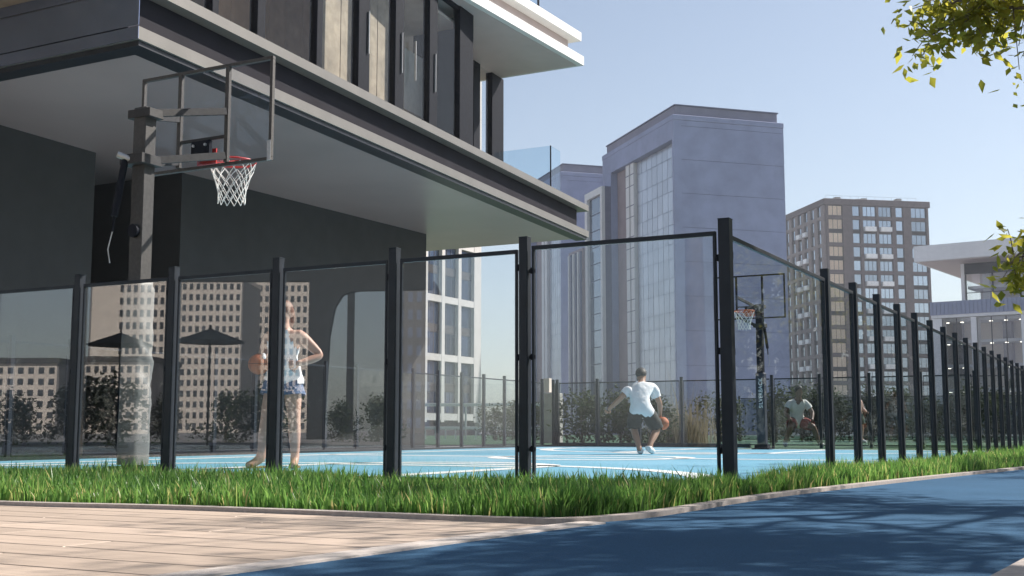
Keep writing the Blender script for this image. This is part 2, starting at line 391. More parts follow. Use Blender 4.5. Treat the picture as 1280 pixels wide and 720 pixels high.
# deck of boards, each its own piece
deck = structure('boardwalk', MB().add([(*W(u,v).to_2d(),-.02) for u,v in ((-2.6,14),(-14,14),(-14,1.3),(-4.8,.1),(-2.6,0.0))], [(0,1,2,3,4)]), 'soil')
def band_v(u):
    for a, b in zip(BAND[:-1], BAND[1:]):
        if a[0] <= u <= b[0]: return a[1]+(b[1]-a[1])*(u-a[0])/(b[0]-a[0])
    return BAND[-1][1]
u = -2.60; PW = 0.255; row = 0
plank_full = MB().box(-PW/2+.006, PW/2-.006, -1.495, 1.495, -.025, 0.0).mesh('plank','plank_wood',.003)
dk = W(0,0)
while u > -11:
    u0, u1 = u-PW+.006, u-.006; um = u-PW/2
    va0, va1 = band_v(u0)+.075, band_v(u1)+.075
    vend = max(va0,va1) + random.uniform(.9,3.2)
    m = MB()
    kv0 = kv1 = None
    m.prism([(u0-um,va0-vend),(u1-um,va1-vend),(u1-um,-.004),(u0-um,-.004)], -.025, 0.0)
    m.build('plank','plank_wood',deck,.003,loc=W(um,vend),rz=ROT_U)
    v = vend
    while v < 13.2:
        inst('plank', plank_full, deck, W(um, v+1.5), ROT_U)
        v += 3.0
    u -= PW; row += 1
# ------------------------------------------------------------------ grass blades
def grass(name, pts, hmin, hmax, material='leaf_grass', wid=(.004,.008)):
    pts = np.asarray(pts); n = len(pts)
    h = rng.uniform(hmin,hmax,n)*rng.choice([.6,.9,1.2,1.45],n,p=[.25,.5,.2,.05])*(.86+.14*np.sin(pts[:,0]*3.1+1.3*np.sin(pts[:,1]*2.3))+.10*np.sin(pts[:,1]*5.7+pts[:,0]*1.7)); ang = rng.uniform(0,2*np.pi,n); w = rng.uniform(*wid,n)
    lean = rng.uniform(.05,.5,n)*h; la = ang+np.pi/2+rng.normal(0,.5,n)
    dx, dy = np.cos(ang)*w, np.sin(ang)*w; lx, ly = np.cos(la)*lean, np.sin(la)*lean
    x, y = pts[:,0], pts[:,1]; V = np.zeros((n,5,3))
    V[:,0] = np.stack([x-dx,y-dy,0*h-.01],1); V[:,1] = np.stack([x+dx,y+dy,0*h-.01],1)
    V[:,2] = np.stack([x-dx*.8+lx*.3,y-dy*.8+ly*.3,h*.58],1); V[:,3] = np.stack([x+dx*.8+lx*.3,y+dy*.8+ly*.3,h*.58],1)
    V[:,4] = np.stack([x+lx,y+ly,h],1)
    b = (np.arange(n)*5)[:,None,None]
    F = np.array([[0,1,3],[0,3,2],[2,3,4]])[None]+b
    tone = np.repeat(np.where(rng.uniform(0,1,n)<.03,1.0,np.clip(rng.normal(.42,.25,n)+.12*np.sin(pts[:,0]*1.9+pts[:,1]*2.7),0,.9)),5)
    return inst(name, fast_mesh(name, V.reshape(-1,3), F.reshape(-1,3), material, tone))
KA = np.array(KS)
def sample_bed(n):
    out = []
    KI = np.array(INNER)
    # left strip: v in 0..13, u from kerb to .1 ; denser where it is near the lens
    left = KI[KI[:,1] > -.06]; left = left[np.argsort(left[:,1])]
    v = rng.uniform(0.0,11.5,int(n*.66)); k = np.interp(v,left[:,1],left[:,0]); t = rng.uniform(0,1,len(v))
    uu = k+.02+(0.14-k-.02)*t; out.append(np.stack([uu,v],1))
    right = KI[KI[:,0] > -2.45]; right = right[np.argsort(right[:,0])]
    uu = np.concatenate([rng.uniform(-2.4,6,int(n*.26)), rng.uniform(6,26,int(n*.16))]); k = np.interp(uu,right[:,0],right[:,1])
    hi = np.where(uu<.14,.06,.05); t = rng.uniform(0,1,len(uu)); vv = k+.02+(hi-k-.02)*t; out.append(np.stack([uu,vv],1))
    q = np.concatenate(out); 
    return np.stack([ORG.x+UX.x*q[:,0]+VX.x*q[:,1], ORG.y+UX.y*q[:,0]+VX.y*q[:,1]],1)
tag(grass('grass', sample_bed(165000), .085, .15), 'tall green grass growing in the strip before the glass fence', 'grass', kind='stuff')

# ------------------------------------------------------------------ glass fences
FH = 1.82
post_me = MB().box(-.034,.034,-.034,.034,-.05,FH-.006).box(-.037,.037,-.037,.037,FH-.006,FH).mesh('post','anthracite',.003)
def frame_mesh(L, st=.022, bot=True):
    m = MB(); g = .018
    m.box(g,L-g,-.014,.014,FH-.118,FH-.088)
    m.box(g,g+st,-.013,.013,.06,FH-.118); m.box(L-g-st,L-g,-.013,.013,.06,FH-.118)
    if bot: m.box(g+st,L-g-st,-.013,.013,.06,.085)
    return m.mesh('panel_frame','anthracite',.002)
def pane_mesh(L, mt): return MB().box(.04,L-.04,-.005,.005,.085,FH-.119).mesh('pane',mt)
clamp_me = MB().box(-.012,.03,-.012,.012,-.015,.015).box(.0,.018,-.02,.02,-.022,.022).mesh('clamp','black_steel',.002)
def fence(label, xs, loc, rz, glass, group=None, skip_first=False, clamps=True, thin=False):
    root = thing('glass_fence', label, 'fence', loc, rz, group)
    cache = {}
    for i, x in enumerate(xs):
        if not (skip_first and i == 0): inst('post', post_me, root, (x,0,0))
        if i+1 < len(xs):
            L = round(xs[i+1]-x-.08, 3)
            if L not in cache: cache[L] = (frame_mesh(L, .012 if thin else .018), pane_mesh(L, glass))
            inst('panel_frame', cache[L][0], root, (x+.04,0,0)); inst('pane', cache[L][1], root, (x+.04,0,0))
            if clamps:
                for z in (FH-.22,.95,.30): inst('clamp', clamp_me, root, (x+.042,0,z))
    return root
sp = 1.125; g0 = 1.50
fence('dark framed glass fence panels at the left of the gate panel, facing the lawn', [g0+sp*i for i in range(10)], W(0,0), ROT_U+R(90), 'fence_glass')
gate = thing('fence_gate', 'wide framed glass gate panel between two thick dark posts at the court corner', 'gate', W(0,0), ROT_U+R(90))
inst('post', MB().box(-.039,.039,-.039,.039,-.05,FH+.004).box(-.042,.042,-.042,.042,FH+.004,FH+.01).mesh('post','anthracite',.003), gate, (0,0,0))
Lg = g0-.085
gm = MB(); st = .019
gm.box(.02,Lg-.02,-.016,.016,FH-.10,FH-.07); gm.box(.02,.02+st,-.015,.015,.06,FH-.10); gm.box(Lg-.02-st,Lg-.02,-.015,.015,.06,FH-.10);
gm.build('gate_frame','anthracite',gate,.002,loc=(.045,0,0))
MB().box(.048,Lg-.048,-.005,.005,.09,FH-.101).build('pane','gate_glass',gate,loc=(.045,0,0))
for z in (.3,.95,FH-.25): inst('hinge', clamp_me, gate, (.045,0,z)); inst('hinge', clamp_me, gate, (g0-.07,0,z))
fence('long dark post glass fence running away along the right side beside the track', [0.045,2.75]+[2.75+1.105*i for i in range(1,21)], W(0,0), ROT_U, 'side_glass', skip_first=True)
fence('low glass fence along the far left side of the court before the dark wall', [1.0+1.08*i for i in range(20)], W(.15,12.2), ROT_U, 'far_glass', clamps=False, thin=True)
fence('glass fence closing the far end of the blue court behind the hoop', [1.2*i for i in range(1,11)]+[12.12], W(END_U,0.0), ROT_U+R(90), 'far_glass', clamps=False, thin=True)
fence('tinted glass fence of the green pitch beyond the blue court', [1.9*i for i in range(0,17)], W(40,-18), ROT_U+R(90), 'barrier_glass', clamps=False, thin=True)
fence('farthest glass fence seen between the bushes past the green pitch', [2.4*i for i in range(0,18)], W(56,-30), ROT_U+R(90), 'far_glass', clamps=False, thin=True)

# ------------------------------------------------------------------ basketball hoops
def build_hoop(label, loc, rz, near):
    h = thing('basketball_hoop', label, 'basketball hoop', loc, rz, 'basketball hoops on the blue court')   # local +X points to the court, origin at the pole's base
    PX = 0.0; bx = 0.78; ztop = 3.34
    MB().box(-.07,.07,-.075,.075,0,ztop).build('pole','pole_paint' if near else 'black_steel',h,.008)
    MB().box(-.25,.2,-.2,.2,0,.03).box(-.14,.14,-.15,.15,.03,.12).build('base_plate','black_steel',h,.006)
    if near:
        # padding: a wrinkled vinyl sleeve
        m = MB(); n = 44; rows = []; nn = 28
        for k in range(n+1):
            z = .13+1.62*k/n; ring = []
            for q in range(nn):
                t = 2*math.pi*q/nn; c, s_ = math.cos(t), math.sin(t)
                e = .113/max(abs(c),abs(s_))**.72*(1.0 if k < n-1 else .86)
                fold = max(0,-s_)**1.5*max(0,math.sin(math.pi*min(1,max(0,(z-.3)/1.25)))); wr = .016*fold*math.sin(z*21+2.4*t+1.5*math.sin(z*5))+.006*fold*math.sin(z*47+4*t)+.003*math.sin(z*9+2*t)
                rr = e+wr
                ring.append((rr*c, rr*s_, z+.012*math.sin(3*t+z*7)*(1 if 0<k<n else 0)))
            rows.append(ring)
        vs = [p for r in rows for p in r]; fs = []
        for k in range(n):
            for q in range(nn): fs.append((k*nn+q,k*nn+(q+1)%nn,(k+1)*nn+(q+1)%nn,(k+1)*nn+q))
        fs.append(tuple(n*nn+q for q in range(nn))); m.add(vs,fs,True); m.build('padding','pad_vinyl',h)
    else:
        MB().box(-.11,.11,-.10,.10,.1,1.75).build('padding','pad_navy',h,.02)
    # backboard
    w, z0, hh = 1.66, 2.93, 1.0
    m = MB(); f = .032
    m.box(bx-.02,bx+.02,-w/2,w/2,z0,z0+f); m.box(bx-.02,bx+.02,-w/2,w/2,z0+hh-f,z0+hh)
    m.box(bx-.02,bx+.02,-w/2,-w/2+f,z0+f,z0+hh-f); m.box(bx-.02,bx+.02,w/2-f,w/2,z0+f,z0+hh-f)
    m.build('backboard_frame','frame_steel' if near else 'black_steel',h,.003)
    MB().box(bx+.021,bx+.031,-w/2+.005,w/2-.005,z0+.005,z0+hh-.005).build('backboard_glass','board_glass',h)
    for y in (-.30,.30):
        MB().box(bx-.045,bx-.005,y-.022,y+.022,z0+f,z0+hh-f).build('upright','frame_steel' if near else 'black_steel',h,.003)
    MB().box(bx-.035,bx-.008,-.277,.277,z0+.27,z0+.30).build('crossbar','arm_paint',h,.003)
    MB().box(bx-.06,bx-.009,-.11,.12,z0+.08,z0+.268).build('rim_bracket','black_steel',h,.004)
    m = MB()
    for y in (-.07,.08):
        for z in (.12,.22): m.tube([(bx-.078,y,z0+z),(bx-.058,y,z0+z)],.014,8)
    m.build('bolt','silver',h)
    MB().box(bx-.03,bx-.021,-w/2-.002,-w/2+.04,z0-.005,z0+.19).build('corner_plate','silver',h,.003)
    # arms: upper and lower pair, splayed from pole to uprights
    for zp, zb in ((3.30,3.45),(2.86,3.02)):
        for s in (-1,1):
            MB().bar((-.02,s*.09,zp-.02),(bx-.047,s*.30,zb),.035,.07).build('arm','arm_paint',h,.004)
    MB().box(-.085,.095,-.135,.135,3.24,3.32).build('arm_bracket','arm_paint',h,.004); MB().box(-.16,.095,-.135,.135,2.80,2.89).build('arm_bracket','arm_paint',h,.004)
    # lift cylinder behind the pole
    MB().tube([(-.16,.06,2.86),(-.22,.11,2.32)],.032,10).tube([(-.22,.11,2.32),(-.225,.115,2.18)],.012,8).build('lift_cylinder','black_steel',h)
    MB().tube([(-.11,.0,2.83),(-.22,.10,2.88)],.03,8).tube([(-.225,.115,2.20),(-.25,.14,2.02),(-.24,.12,1.9)],.006,6).build('crank_handle','silver',h)
    MB().tube([(-.072,0,2.20),(-.11,0,2.20)],.06,14).build('adjust_knob','black_steel',h)
    # rim and net
    rx = bx+.031+.15+.225; rz_ = 3.08; rr = .226
    m = MB(); m.tube([(rx+rr*math.cos(2*math.pi*i/32), rr*math.sin(2*math.pi*i/32), rz_) for i in range(32)], .010, 8, closed=True)
    m.box(bx+.032,rx-rr+.02,-.11,.11,rz_-.035,rz_-.01); m.box(bx+.032,bx+.045,-.12,.12,rz_-.10,rz_+.05)
    m.bar((bx+.045,-.09,rz_-.09),(rx-.05,-rr+.02,rz_-.005),.012); m.bar((bx+.045,.09,rz_-.09),(rx-.05,rr-.02,rz_-.005),.012)
    for i in range(12):
        a = 2*math.pi*i/12; m.tube([(rx+(rr+.004)*math.cos(a+.05),(rr+.004)*math.sin(a+.05),rz_-.008),(rx+rr*math.cos(a),rr*math.sin(a),rz_-.024),(rx+(rr+.004)*math.cos(a-.05),(rr+.004)*math.sin(a-.05),rz_-.008)],.003,5)
    m.build('rim','rim_red' if near else 'rim_orange',h)
    m = MB(); NN = 12; levels = [(0,.226),(.07,.205),(.14,.178),(.21,.155),(.28,.138),(.34,.132),(.40,.135)]
    for i in range(NN):
        for sgn in (1,-1):
            pts = []
            for k,(dz,r_) in enumerate(levels):
                a = 2*math.pi*(i+sgn*k*.5)/NN; pts.append((rx+r_*math.cos(a), r_*math.sin(a), rz_-.02-dz))
            m.tube(pts,.0042,5)
    m.build('net','net_white',h)
    return h
build_hoop('near basketball hoop seen from behind with a white padded pole', W(.22,5.5), ROT_U, True)
far_hoop = build_hoop('far basketball hoop with orange rim facing us and dark padded pole', W(19.55,5.5), ROT_U+math.pi, False)
# maker's name down the far padding (letters on the face towards the camera)
cu = bpy.data.curves.new('lettering','FONT'); cu.body = 'SILVERBACK'; cu.size = .125; cu.extrude = .002; cu.align_x = 'CENTER'; cu.align_y = 'CENTER'
to = bpy.data.objects.new('tmp', cu); COL.objects.link(to)
dg = bpy.context.evaluated_depsgraph_get(); tme = bpy.data.meshes.new_from_object(to.evaluated_get(dg)); bpy.data.objects.remove(to)
tme.name = 'lettering'; tme.materials.clear(); tme.materials.append(MATS['line_white'])
lo = inst('lettering', tme, far_hoop, (.113,.02,1.28)); 
lo.rotation_euler = Matrix(((0,0,1),(0,-1,0),(1,0,0))).to_3x3().to_euler()
MX = Matrix(((0,0,1),(0,1,0),(-1,0,0)))
# text right (+X) must run down-to-up along Z, its up (+Y) across, its normal along local +X (towards the court)
lo.rotation_euler = Matrix(((0,0,1),(-1,0,0),(0,-1,0))).transposed().to_euler() if False else Matrix(((0,0,1),(0,-1,0),(1,0,0))).to_euler()

# ------------------------------------------------------------------ main building with the overhang
S0 = 5.5
NC = at_z(173,48,S0).to_2d(); FT = at_z(736,297,S0).to_2d()
BA = (FT-NC); BL = BA.length; BA.normalize(); BB = head(-62)
def P(s, t): return NC + BA*s + BB*t
def pbox(s0,s1,t0,t1): return [P(s0,t0),P(s1,t0),P(s1,t1),P(s0,t1)]
def s_at(px, t):                                           # distance along the front at which the line t meets a picture column
    k = (px-640)/FPX; lo_, hi = -40., 60.
    f = lambda s: (lambda p: p.x - k*(p.y*math.cos(PITCH)+ (7.0-CAM_H)*math.sin(PITCH)))(P(s,t))
    for _ in range(60):
        md = (lo_+hi)/2
        if f(lo_)*f(md) <= 0: hi = md
        else: lo_ = md
    return (lo_+hi)/2
bld = thing('pavilion_building', 'dark cantilevered building overhanging the court with glazed storey and white balcony slab', 'building', (0,0,0))
DT = 24
MB().prism(pbox(0,BL,0,DT),S0,S0+.17).build('lower_flange','flange_grey',bld)
m = MB(); m.prism(pbox(.05,BL-.05,.04,.36),S0-.07,S0-.003); m.prism(pbox(.05,.33,.36,DT),S0-.07,S0-.003); m.build('shadow_gap_strip','dark_metal',bld)  # shade of the recess under the flange lip put in as dark strips
MB().prism(pbox(.33,BL-.02,.36,DT),S0-.012,S0-.003).build('soffit','soffit_grey',bld)
MB().prism(pbox(.03,BL-.35,.22,DT),S0+.172,S0+.70).build('fascia_web','web_dark',bld)
MB().prism(pbox(0,BL,0,DT),S0+.702,S0+.86).build('upper_flange','flange_grey',bld)
for z0_,z1_ in ((0,.168),(.185,.69),(.705,.858)):
    MB().prism([P(-.012,-.004),P(-.003,-.004),P(-.003,DT),P(-.012,DT)],S0+z0_,S0+z1_).build('end_fascia','fascia_sky_blue',bld)
Z1 = S0+.86; Z2 = 9.5
# walls under the overhang
def wall_line(pa, pb, ext_a, ext_b, depth, z0, z1, name, material):
    a = at_z(*pa,S0).to_2d(); b = at_z(*pb,S0).to_2d(); d = (b-a).normalized(); a = a-d*ext_a; b = b+d*ext_b
    n = Vector((-d.y,d.x))
    return MB().prism([a,b,b+n*depth,a+n*depth],z0,z1).build(name,material,bld)
wall_line((60,172.5),(120,190),3.2,0,6,-.02,S0-.013,'wall','wall_dark')
wall_line((228,215),(533,292),0,0,6,-.02,S0-.013,'wall','wall_dark')
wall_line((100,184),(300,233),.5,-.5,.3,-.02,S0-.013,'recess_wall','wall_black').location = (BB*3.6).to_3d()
# glazed storey
tA = .42
ms = [(-1200,-1180),(-420,-405),(-160,-146),(40,52),(180,192),(262,270),(318,328),(392,399),(444,458),(490,501),(533,543),(571,588)]
edges = [(s_at(a,tA),s_at(b,tA)) for a,b in ms]
for a,b in edges:
    MB().prism(pbox(a,b,tA-.07,tA+.10),Z1+.002,Z2-.002).build('mullion','black_steel',bld,.006)
for (a0,b0),(a1,b1) in zip(edges[:-1],edges[1:]):
    MB().prism(pbox(b0+.003,a1-.003,tA-.006,tA+.006),Z1+.06,Z2-.10).build('pane','store_glass',bld)
    for za,zb in ((Z1+.002,Z1+.06),(Z2-.10,Z2-.002)): MB().prism(pbox(b0+.002,a1-.002,tA-.04,tA+.04),za,zb).build('window_rail','black_steel',bld)
sA = edges[-1][1]; tB = 1.75
sB0, sB1, sB2, sB3 = s_at(589,tB), s_at(597,tB), s_at(612,tB), s_at(626.5,tB)
MB().prism(pbox(sA-.12,sA,tA+.105,tB+.1),Z1+.002,Z2-.002).build('corner_panel','black_steel',bld,.006)
for a,b in ((sB0,sB1),(sB2,sB3)): MB().prism(pbox(a,b,tB-.07,tB+.12),Z1+.002,Z2-.002).build('mullion','black_steel',bld,.006)
MB().prism(pbox(sB1+.003,sB2-.003,tB-.006,tB+.006),Z1+.002,Z2-.002).build('pane','store_glass',bld)
# interior: floor lining, back wall, stone panels behind the glass, furniture
s_l = edges[0][0]
MB().prism(pbox(s_l,sA-.2,tA+.2,6.2),Z1+.002,Z1+.03).build('interior_floor','floor_wood',bld)
MB().prism(pbox(s_l,sA-.2,6.2,6.4),Z1+.002,Z2-.002).build('interior_wall','stone_beige',bld)
MB().prism(pbox(s_l,sA-.2,tA+.2,6.15),Z2-.30,Z2-.24).build('interior_ceiling','ceiling_dark',bld)
sp0, sp1 = s_at(400,1.0), s_at(492,1.0)
nP = 4
for k in range(nP):
    a = sp0+(sp1-sp0)*k/nP; b = sp0+(sp1-sp0)*(k+1)/nP
    MB().prism(pbox(a+.008,b-.008,1.0,1.12),Z1+.031,Z2-.31).build('stone_panel','stone_beige',bld,.006)
for k in range(6):
    a_ = s_at(262,2.6); b_ = s_at(396,2.6); w_ = (b_-a_)/6
    MB().prism(pbox(a_+w_*k+.01,a_+w_*(k+1)-.01,2.6,2.7),Z1+.031,Z2-.31).build('stone_panel','floor_wood',bld,.006)
    MB().prism(pbox(a_+w_*k,a_+w_*k+.12,.8,2.59),Z2-.42,Z2-.301).build('ceiling_beam','web_dark',bld)
MB().prism(pbox(s_at(548,2.4),s_at(600,2.4),2.4,2.5),Z1+1.3,Z2-.31).build('stone_panel','curtain_white',bld,.006)
MB().prism(pbox(s_at(505,1.5),s_at(533,1.5),1.5,1.6),Z1+.9,Z2-.9).build('stone_panel','curtain_white',bld,.006)
m = MB(); m.prism(pbox(s_at(500,1.9),s_at(572,1.9),1.9,2.2),Z1+.031,Z1+.85); m.build('interior_cabinet','ceiling_dark',bld)
for px in (455,497,539,514):
    s = s_at(px,tA); MB().prism(pbox(s-.008,s+.008,tA-.11,tA-.075),Z1+.9,Z1+1.7).build('door_handle','silver',bld)
# glass balustrade at the far corner
sG = s_at(688,.12)
for (pts) in ([P(sB3+.1,.10),P(sG,.10),P(sG,.12),P(sB3+.1,.12)], [P(sG-.02,.125),P(sG,.125),P(sG,6),P(sG-.02,6)]):
    MB().prism(pts,Z1+.002,Z1+1.08).build('balustrade_pane','balustrade_glass',bld)
MB().prism([P(sG-.022,.095),P(sG+.004,.095),P(sG+.004,.124),P(sG-.022,.124)],Z1+.002,Z1+1.085).build('balustrade_post','black_steel',bld)
# upper balcony slab (its edge is not quite parallel to the storey below)
K = at_z(730,82,Z2).to_2d(); E0 = at_z(590,1,Z2).to_2d(); EA = (K-E0).normalized()
def Q(s,t): return K - EA*s + BB*t                        # s back along the edge, t inwards
def qbox(s0,s1,t0,t1): return [Q(s0,t0),Q(s1,t0),Q(s1,t1),Q(s0,t1)]
MB().prism(qbox(0,34,0,26),Z2,Z2+.23).build('balcony_lip','white_render',bld)
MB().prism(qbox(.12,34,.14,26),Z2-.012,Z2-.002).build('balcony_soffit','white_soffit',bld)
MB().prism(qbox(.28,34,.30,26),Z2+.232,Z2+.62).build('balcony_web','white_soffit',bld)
MB().prism(qbox(.05,34,.04,26),Z2+.622,Z2+.84).build('balcony_cap','white_render',bld)
MB().prism(qbox(1.9,34,.25,.27),Z2+.842,Z2+1.9).build('balustrade_pane','balustrade_glass',bld)
MB().prism(qbox(1.86,1.90,.24,.28),Z2+.842,Z2+1.9).build('balustrade_post','black_steel',bld)
MB().prism(qbox(3.5,34,3,26),Z2+.842,Z2+4.4).build('upper_storey','web_dark',bld)

# ------------------------------------------------------------------ far buildings: a local frame with x along the front, y into the block
def block(name, label, cat, near, h_front, group=None):
    """root at the near corner; local +X runs along heading h_front, local +Y is 90 degrees left of it."""
    return thing(name, label, cat, (near[0],near[1],0), R(90-h_front), group)
def px_at(px, Y): return Vector(((px-640)/FPX*Y, Y))
# -- tall stucco tower
def stucco_tower(label, px, pyt, Y, wl, wr, detail):
    c = at_y(px,pyt,Y); ht = c.z; r = block('stucco_tower', label, 'tower', c, 73, 'stucco towers')
    # +X along the right face (heading 73), +Y along the left face (heading -17)
    FLH = 3.5; n = int(ht/FLH); z = 0
    hts = [0.0]+[ht-2.2-FLH*k for k in range(n,-1,-1) if ht-2.2-FLH*k > .5]+[ht-1.6]
    for a,b in zip(hts[:-1],hts[1:]):
        MB().box(0,wr,1.2,wl,a+.018,b-.018).box(0,wr,0,1.17,a+.018,b-.018).build('wall_panel','tower_stucco',r)
    MB().box(.06,wr-.06,.06,wl-.06,-.5,ht-1.61).build('wall_core','tower_joint',r)
    MB().box(-.95,wr+.05,-.05,wl+.05,ht-1.598,ht-1.05).build('cornice','tower_stucco',r,.04)
    MB().box(-.5,wr-.5,.35,wl-.4,ht-1.05,ht).build('parapet','tower_panel',r,.04)
    MB().box(-.6,wr-.4,.25,wl-.3,ht,ht+.12).build('parapet_cap','tower_joint',r)
    # left face: proud frame around the glazed strip (faces local -X)
    MB().box(-.9,-.002,wl-2.6,wl,0,ht-1.6).build('pier','tower_stucco',r)
    MB().box(-.9,-.002,0.0,wl-2.61,ht-3.6,ht-1.6).build('lintel','tower_stucco',r)
    MB().box(-.9,-.002,0.0,.35,0,ht-3.61).build('pier','tower_stucco',r)
    zt = ht-3.62
    MB().box(-.10,-.003,wl-6.6,wl-2.61,0,zt).build('recess_wall','tower_pink',r)
    for y0 in (wl-6.2,wl-7.5):
        MB().box(-.55,-.11,y0-.95,y0,0,zt).build('white_strip','tower_white',r)
        k = zt-1.2
        while k > 1 and detail:
            MB().box(-.58,-.551,y0-1.0,y0+.05,k-.08,k).box(-.58,-.551,y0-1.0,y0+.05,k-1.35,k-1.28).build('strip_rail','tower_joint',r); k -= FLH
    ncol = 8; y1 = wl-8.6; y0 = .4; cw = (y1-y0)/ncol
    k = zt; alt = 0; meshes = {}
    MB().box(-.12,-.004,y0,y1,0,zt).build('curtain_backing','tower_joint',r)
    while k > .5:
        hh = (1.5,2.0)[alt%2]; hh = min(hh,k)
        if (alt,hh) not in meshes:
            key = round(hh,2)
            if key not in meshes: meshes[key] = MB().box(-.05,0,-cw/2+.035,cw/2-.035,-hh+.05,0).mesh('glass_panel','curtain_glass')
        for cidx in range(ncol):
            o = inst('glass_panel', meshes[round(hh,2)], r, (-.13,y0+cw*(cidx+.5),k-.02))
            o.rotation_euler = (0,random.gauss(0,.004),random.gauss(0,.004))
        k -= hh; alt += 1
    return r
stucco_tower('tall blue grey stucco tower with a gridded glass side, front of two', 851,131,120.,19.8,11.75,True)
stucco_tower('shorter looking stucco tower half hidden behind the tall gridded tower', 709,205,158.,15.5,14.0,False)
# -- white framed bay between the towers
c = at_y(756,240,136.); r = block('glass_bay_tower', 'narrow white framed glass bay block squeezed between two stucco towers', 'tower', c, 73)
MB().box(0,6,0,5.6,-.5,28.4).build('core','tower_joint',r)
MB().box(-.4,-.002,0,.5,0,28.4).box(-.4,-.002,4.8,5.6,0,28.4).box(-.4,-.002,.5,4.8,27.6,28.4).build('frame','tower_white',r)
bm_ = MB().box(-.06,0,-2.1,2.1,.06,1.9).mesh('glass_panel','bay_glass')
for k in range(14): inst('glass_panel', bm_, r, (-.02,2.65,27.5-1.95*(k+1)))
MB().box(-.7,5,5.62,10.5,-.5,22).build('low_wing','tower_pink',r)
for k in range(6): MB().box(-.95,-.705,5.8+.8*k,6.1+.8*k,0,21.6).build('fin','tower_white' if k%2 else 'tower_joint',r)
# -- brown brick apartment tower
def window_meshes(w, h, n, framed=.09):
    f = MB(); f.box(-w/2,w/2,-.05,.05,0,framed); f.box(-w/2,w/2,-.05,.05,h-framed,h)
    for k in range(n+1):
        x = -w/2+framed/2+(w-framed)*k/n; f.box(x-framed/2,x+framed/2,-.05,.05,framed,h-framed)
    p = MB().box(-w/2+.02,w/2-.02,-.01,.01,.02,h-.02)
    return f, p
def facade(root, xs, ws, types, floors, z0, fh, face, pier_mat, band_mat, W_, pane='win_pane', groups=2, depth=.45, first_single=True):
    """piers, bands, recessed windows on one side; face = 'x' (front along local X, facing -Y) or 'y' (along local Y, facing -X)"""
    rz = 0.0 if face == 'x' else R(-90)
    def place(name, me, parent, a, off, z): 
        return inst(name, me, parent, (a,-off,z) if face == 'x' else (-off,a,z), rz)
    def bx(m,a,b,o0,o1,z0_,z1_):
        return m.box(a,b,-o1,-o0,z0_,z1_) if face == 'x' else m.box(-o1,-o0,a,b,z0_,z1_)
    top = z0+fh*floors
    cur = 0.0; ed = []
    for x,w in zip(xs,ws): ed.append((x-w/2,x+w/2))
    lo_ = 0.0
    for a,b in ed+[(W_,W_)]:
        if a-lo_ > .02: bx(MB(),lo_,a,.002,depth,z0-.2,top).build('pier',pier_mat,root)
        lo_ = b
    shared = {}
    for x,w,t in zip(xs,ws,types):
        for k in range(floors):
            z = z0+fh*k; fromtop = floors-1-k
            base = .35 if not ((fromtop-1) % groups == groups-1 or fromtop == 0) else .75
            # band (pale) every second floor, dark spandrel between
            pair_bottom = (fromtop == 0) or (fromtop % groups == 0)
            sp_h = .75
            key = ('s',w,pair_bottom)
            if key not in shared:
                m = MB(); bx(m,-w/2,w/2,.003,depth-.03 if pair_bottom else .16,0,sp_h); shared[key] = m.mesh('spandrel', band_mat if pair_bottom else 'dark_spandrel')
            inst('spandrel', shared[key], root, (x,0,z) if face=='x' else (0,x,z))
            wh = fh-sp_h-.04
            if t == 'n': n_ = 1
            else: n_ = 3
            key = ('w',w,t)
            if key not in shared:
                f,p = window_meshes(w-.06,wh,n_); shared[key] = (f.mesh('window','win_frame'), p.mesh('pane','win_lit_beige' if t=='b' else pane))
            wd = place('window', shared[key][0], root, x, .10, z+sp_h+.01)
            inst('pane', shared[key][1], wd)
            if t == 'w' and not pair_bottom or (t == 'c'):
                if t == 'c' and k % 2: continue
                key = ('bal',w)
                if key not in shared:
                    m = MB(); bx(m,-w*.42,w*.42,.16,depth+.55,0,.12); bx(m,-w*.42,w*.42,depth+.45,depth+.55,.12,1.0); bx(m,-w*.42,-w*.42+.08,.16,depth+.45,.12,1.0); bx(m,w*.42-.08,w*.42,.16,depth+.45,.12,1.0)
                    shared[key] = m.mesh('balcony','balcony_white')
                inst('balcony', shared[key], root, (x,0,z+.45) if face=='x' else (0,x,z+.45))
c = at_y(1031,245,266.); r = block('apartment_tower', 'brown brick apartment tower with white balconies beyond the fence', 'apartment tower', c, 80)
FH3 = 3.1; NF = 16; zb = 52.3-1.5-FH3*NF
MB().box(0,24.8,0,23.2,-.5,52.3-1.4).build('core','dark_spandrel',r)
MB().box(-.5,25.3,-.5,23.7,52.3-1.4,52.3).build('parapet','brown_brick',r,.05)
MB().box(-.5,24.8,-.47,-.004,-.5,zb-.21).build('plinth','brown_brick',r)
facade(r,[2.2,7.2,10.4,14.2,17.7,22.4],[3.4,1.8,3.2,3.2,1.8,3.7],['b','n','w','w','n','v'],NF,zb,FH3,'x','brown_brick','brown_brick',24.8)
facade(r,[2.6,6.2,9.8,13.4,17.0,20.6],[2.0,2.0,2.3,2.3,2.0,2.0],['n','n','w','w','n','n'],NF,zb,FH3,'y','brown_band','brown_band',23.2)
for x,h_ in ((4,1.1),(9,.8),(10.4,1.0),(15,.7),(19,1.2)): MB().box(x,x+1.2,3,4.5,52.3,52.3+h_).build('roof_unit','concrete',r)
m = MB()
for k in range(12): m.box(.2+k*2,.25+k*2,.2,.25,52.3,53.1)
m.box(.2,22.4,.2,.25,53.1,53.15); m.build('roof_rail','silver',r)
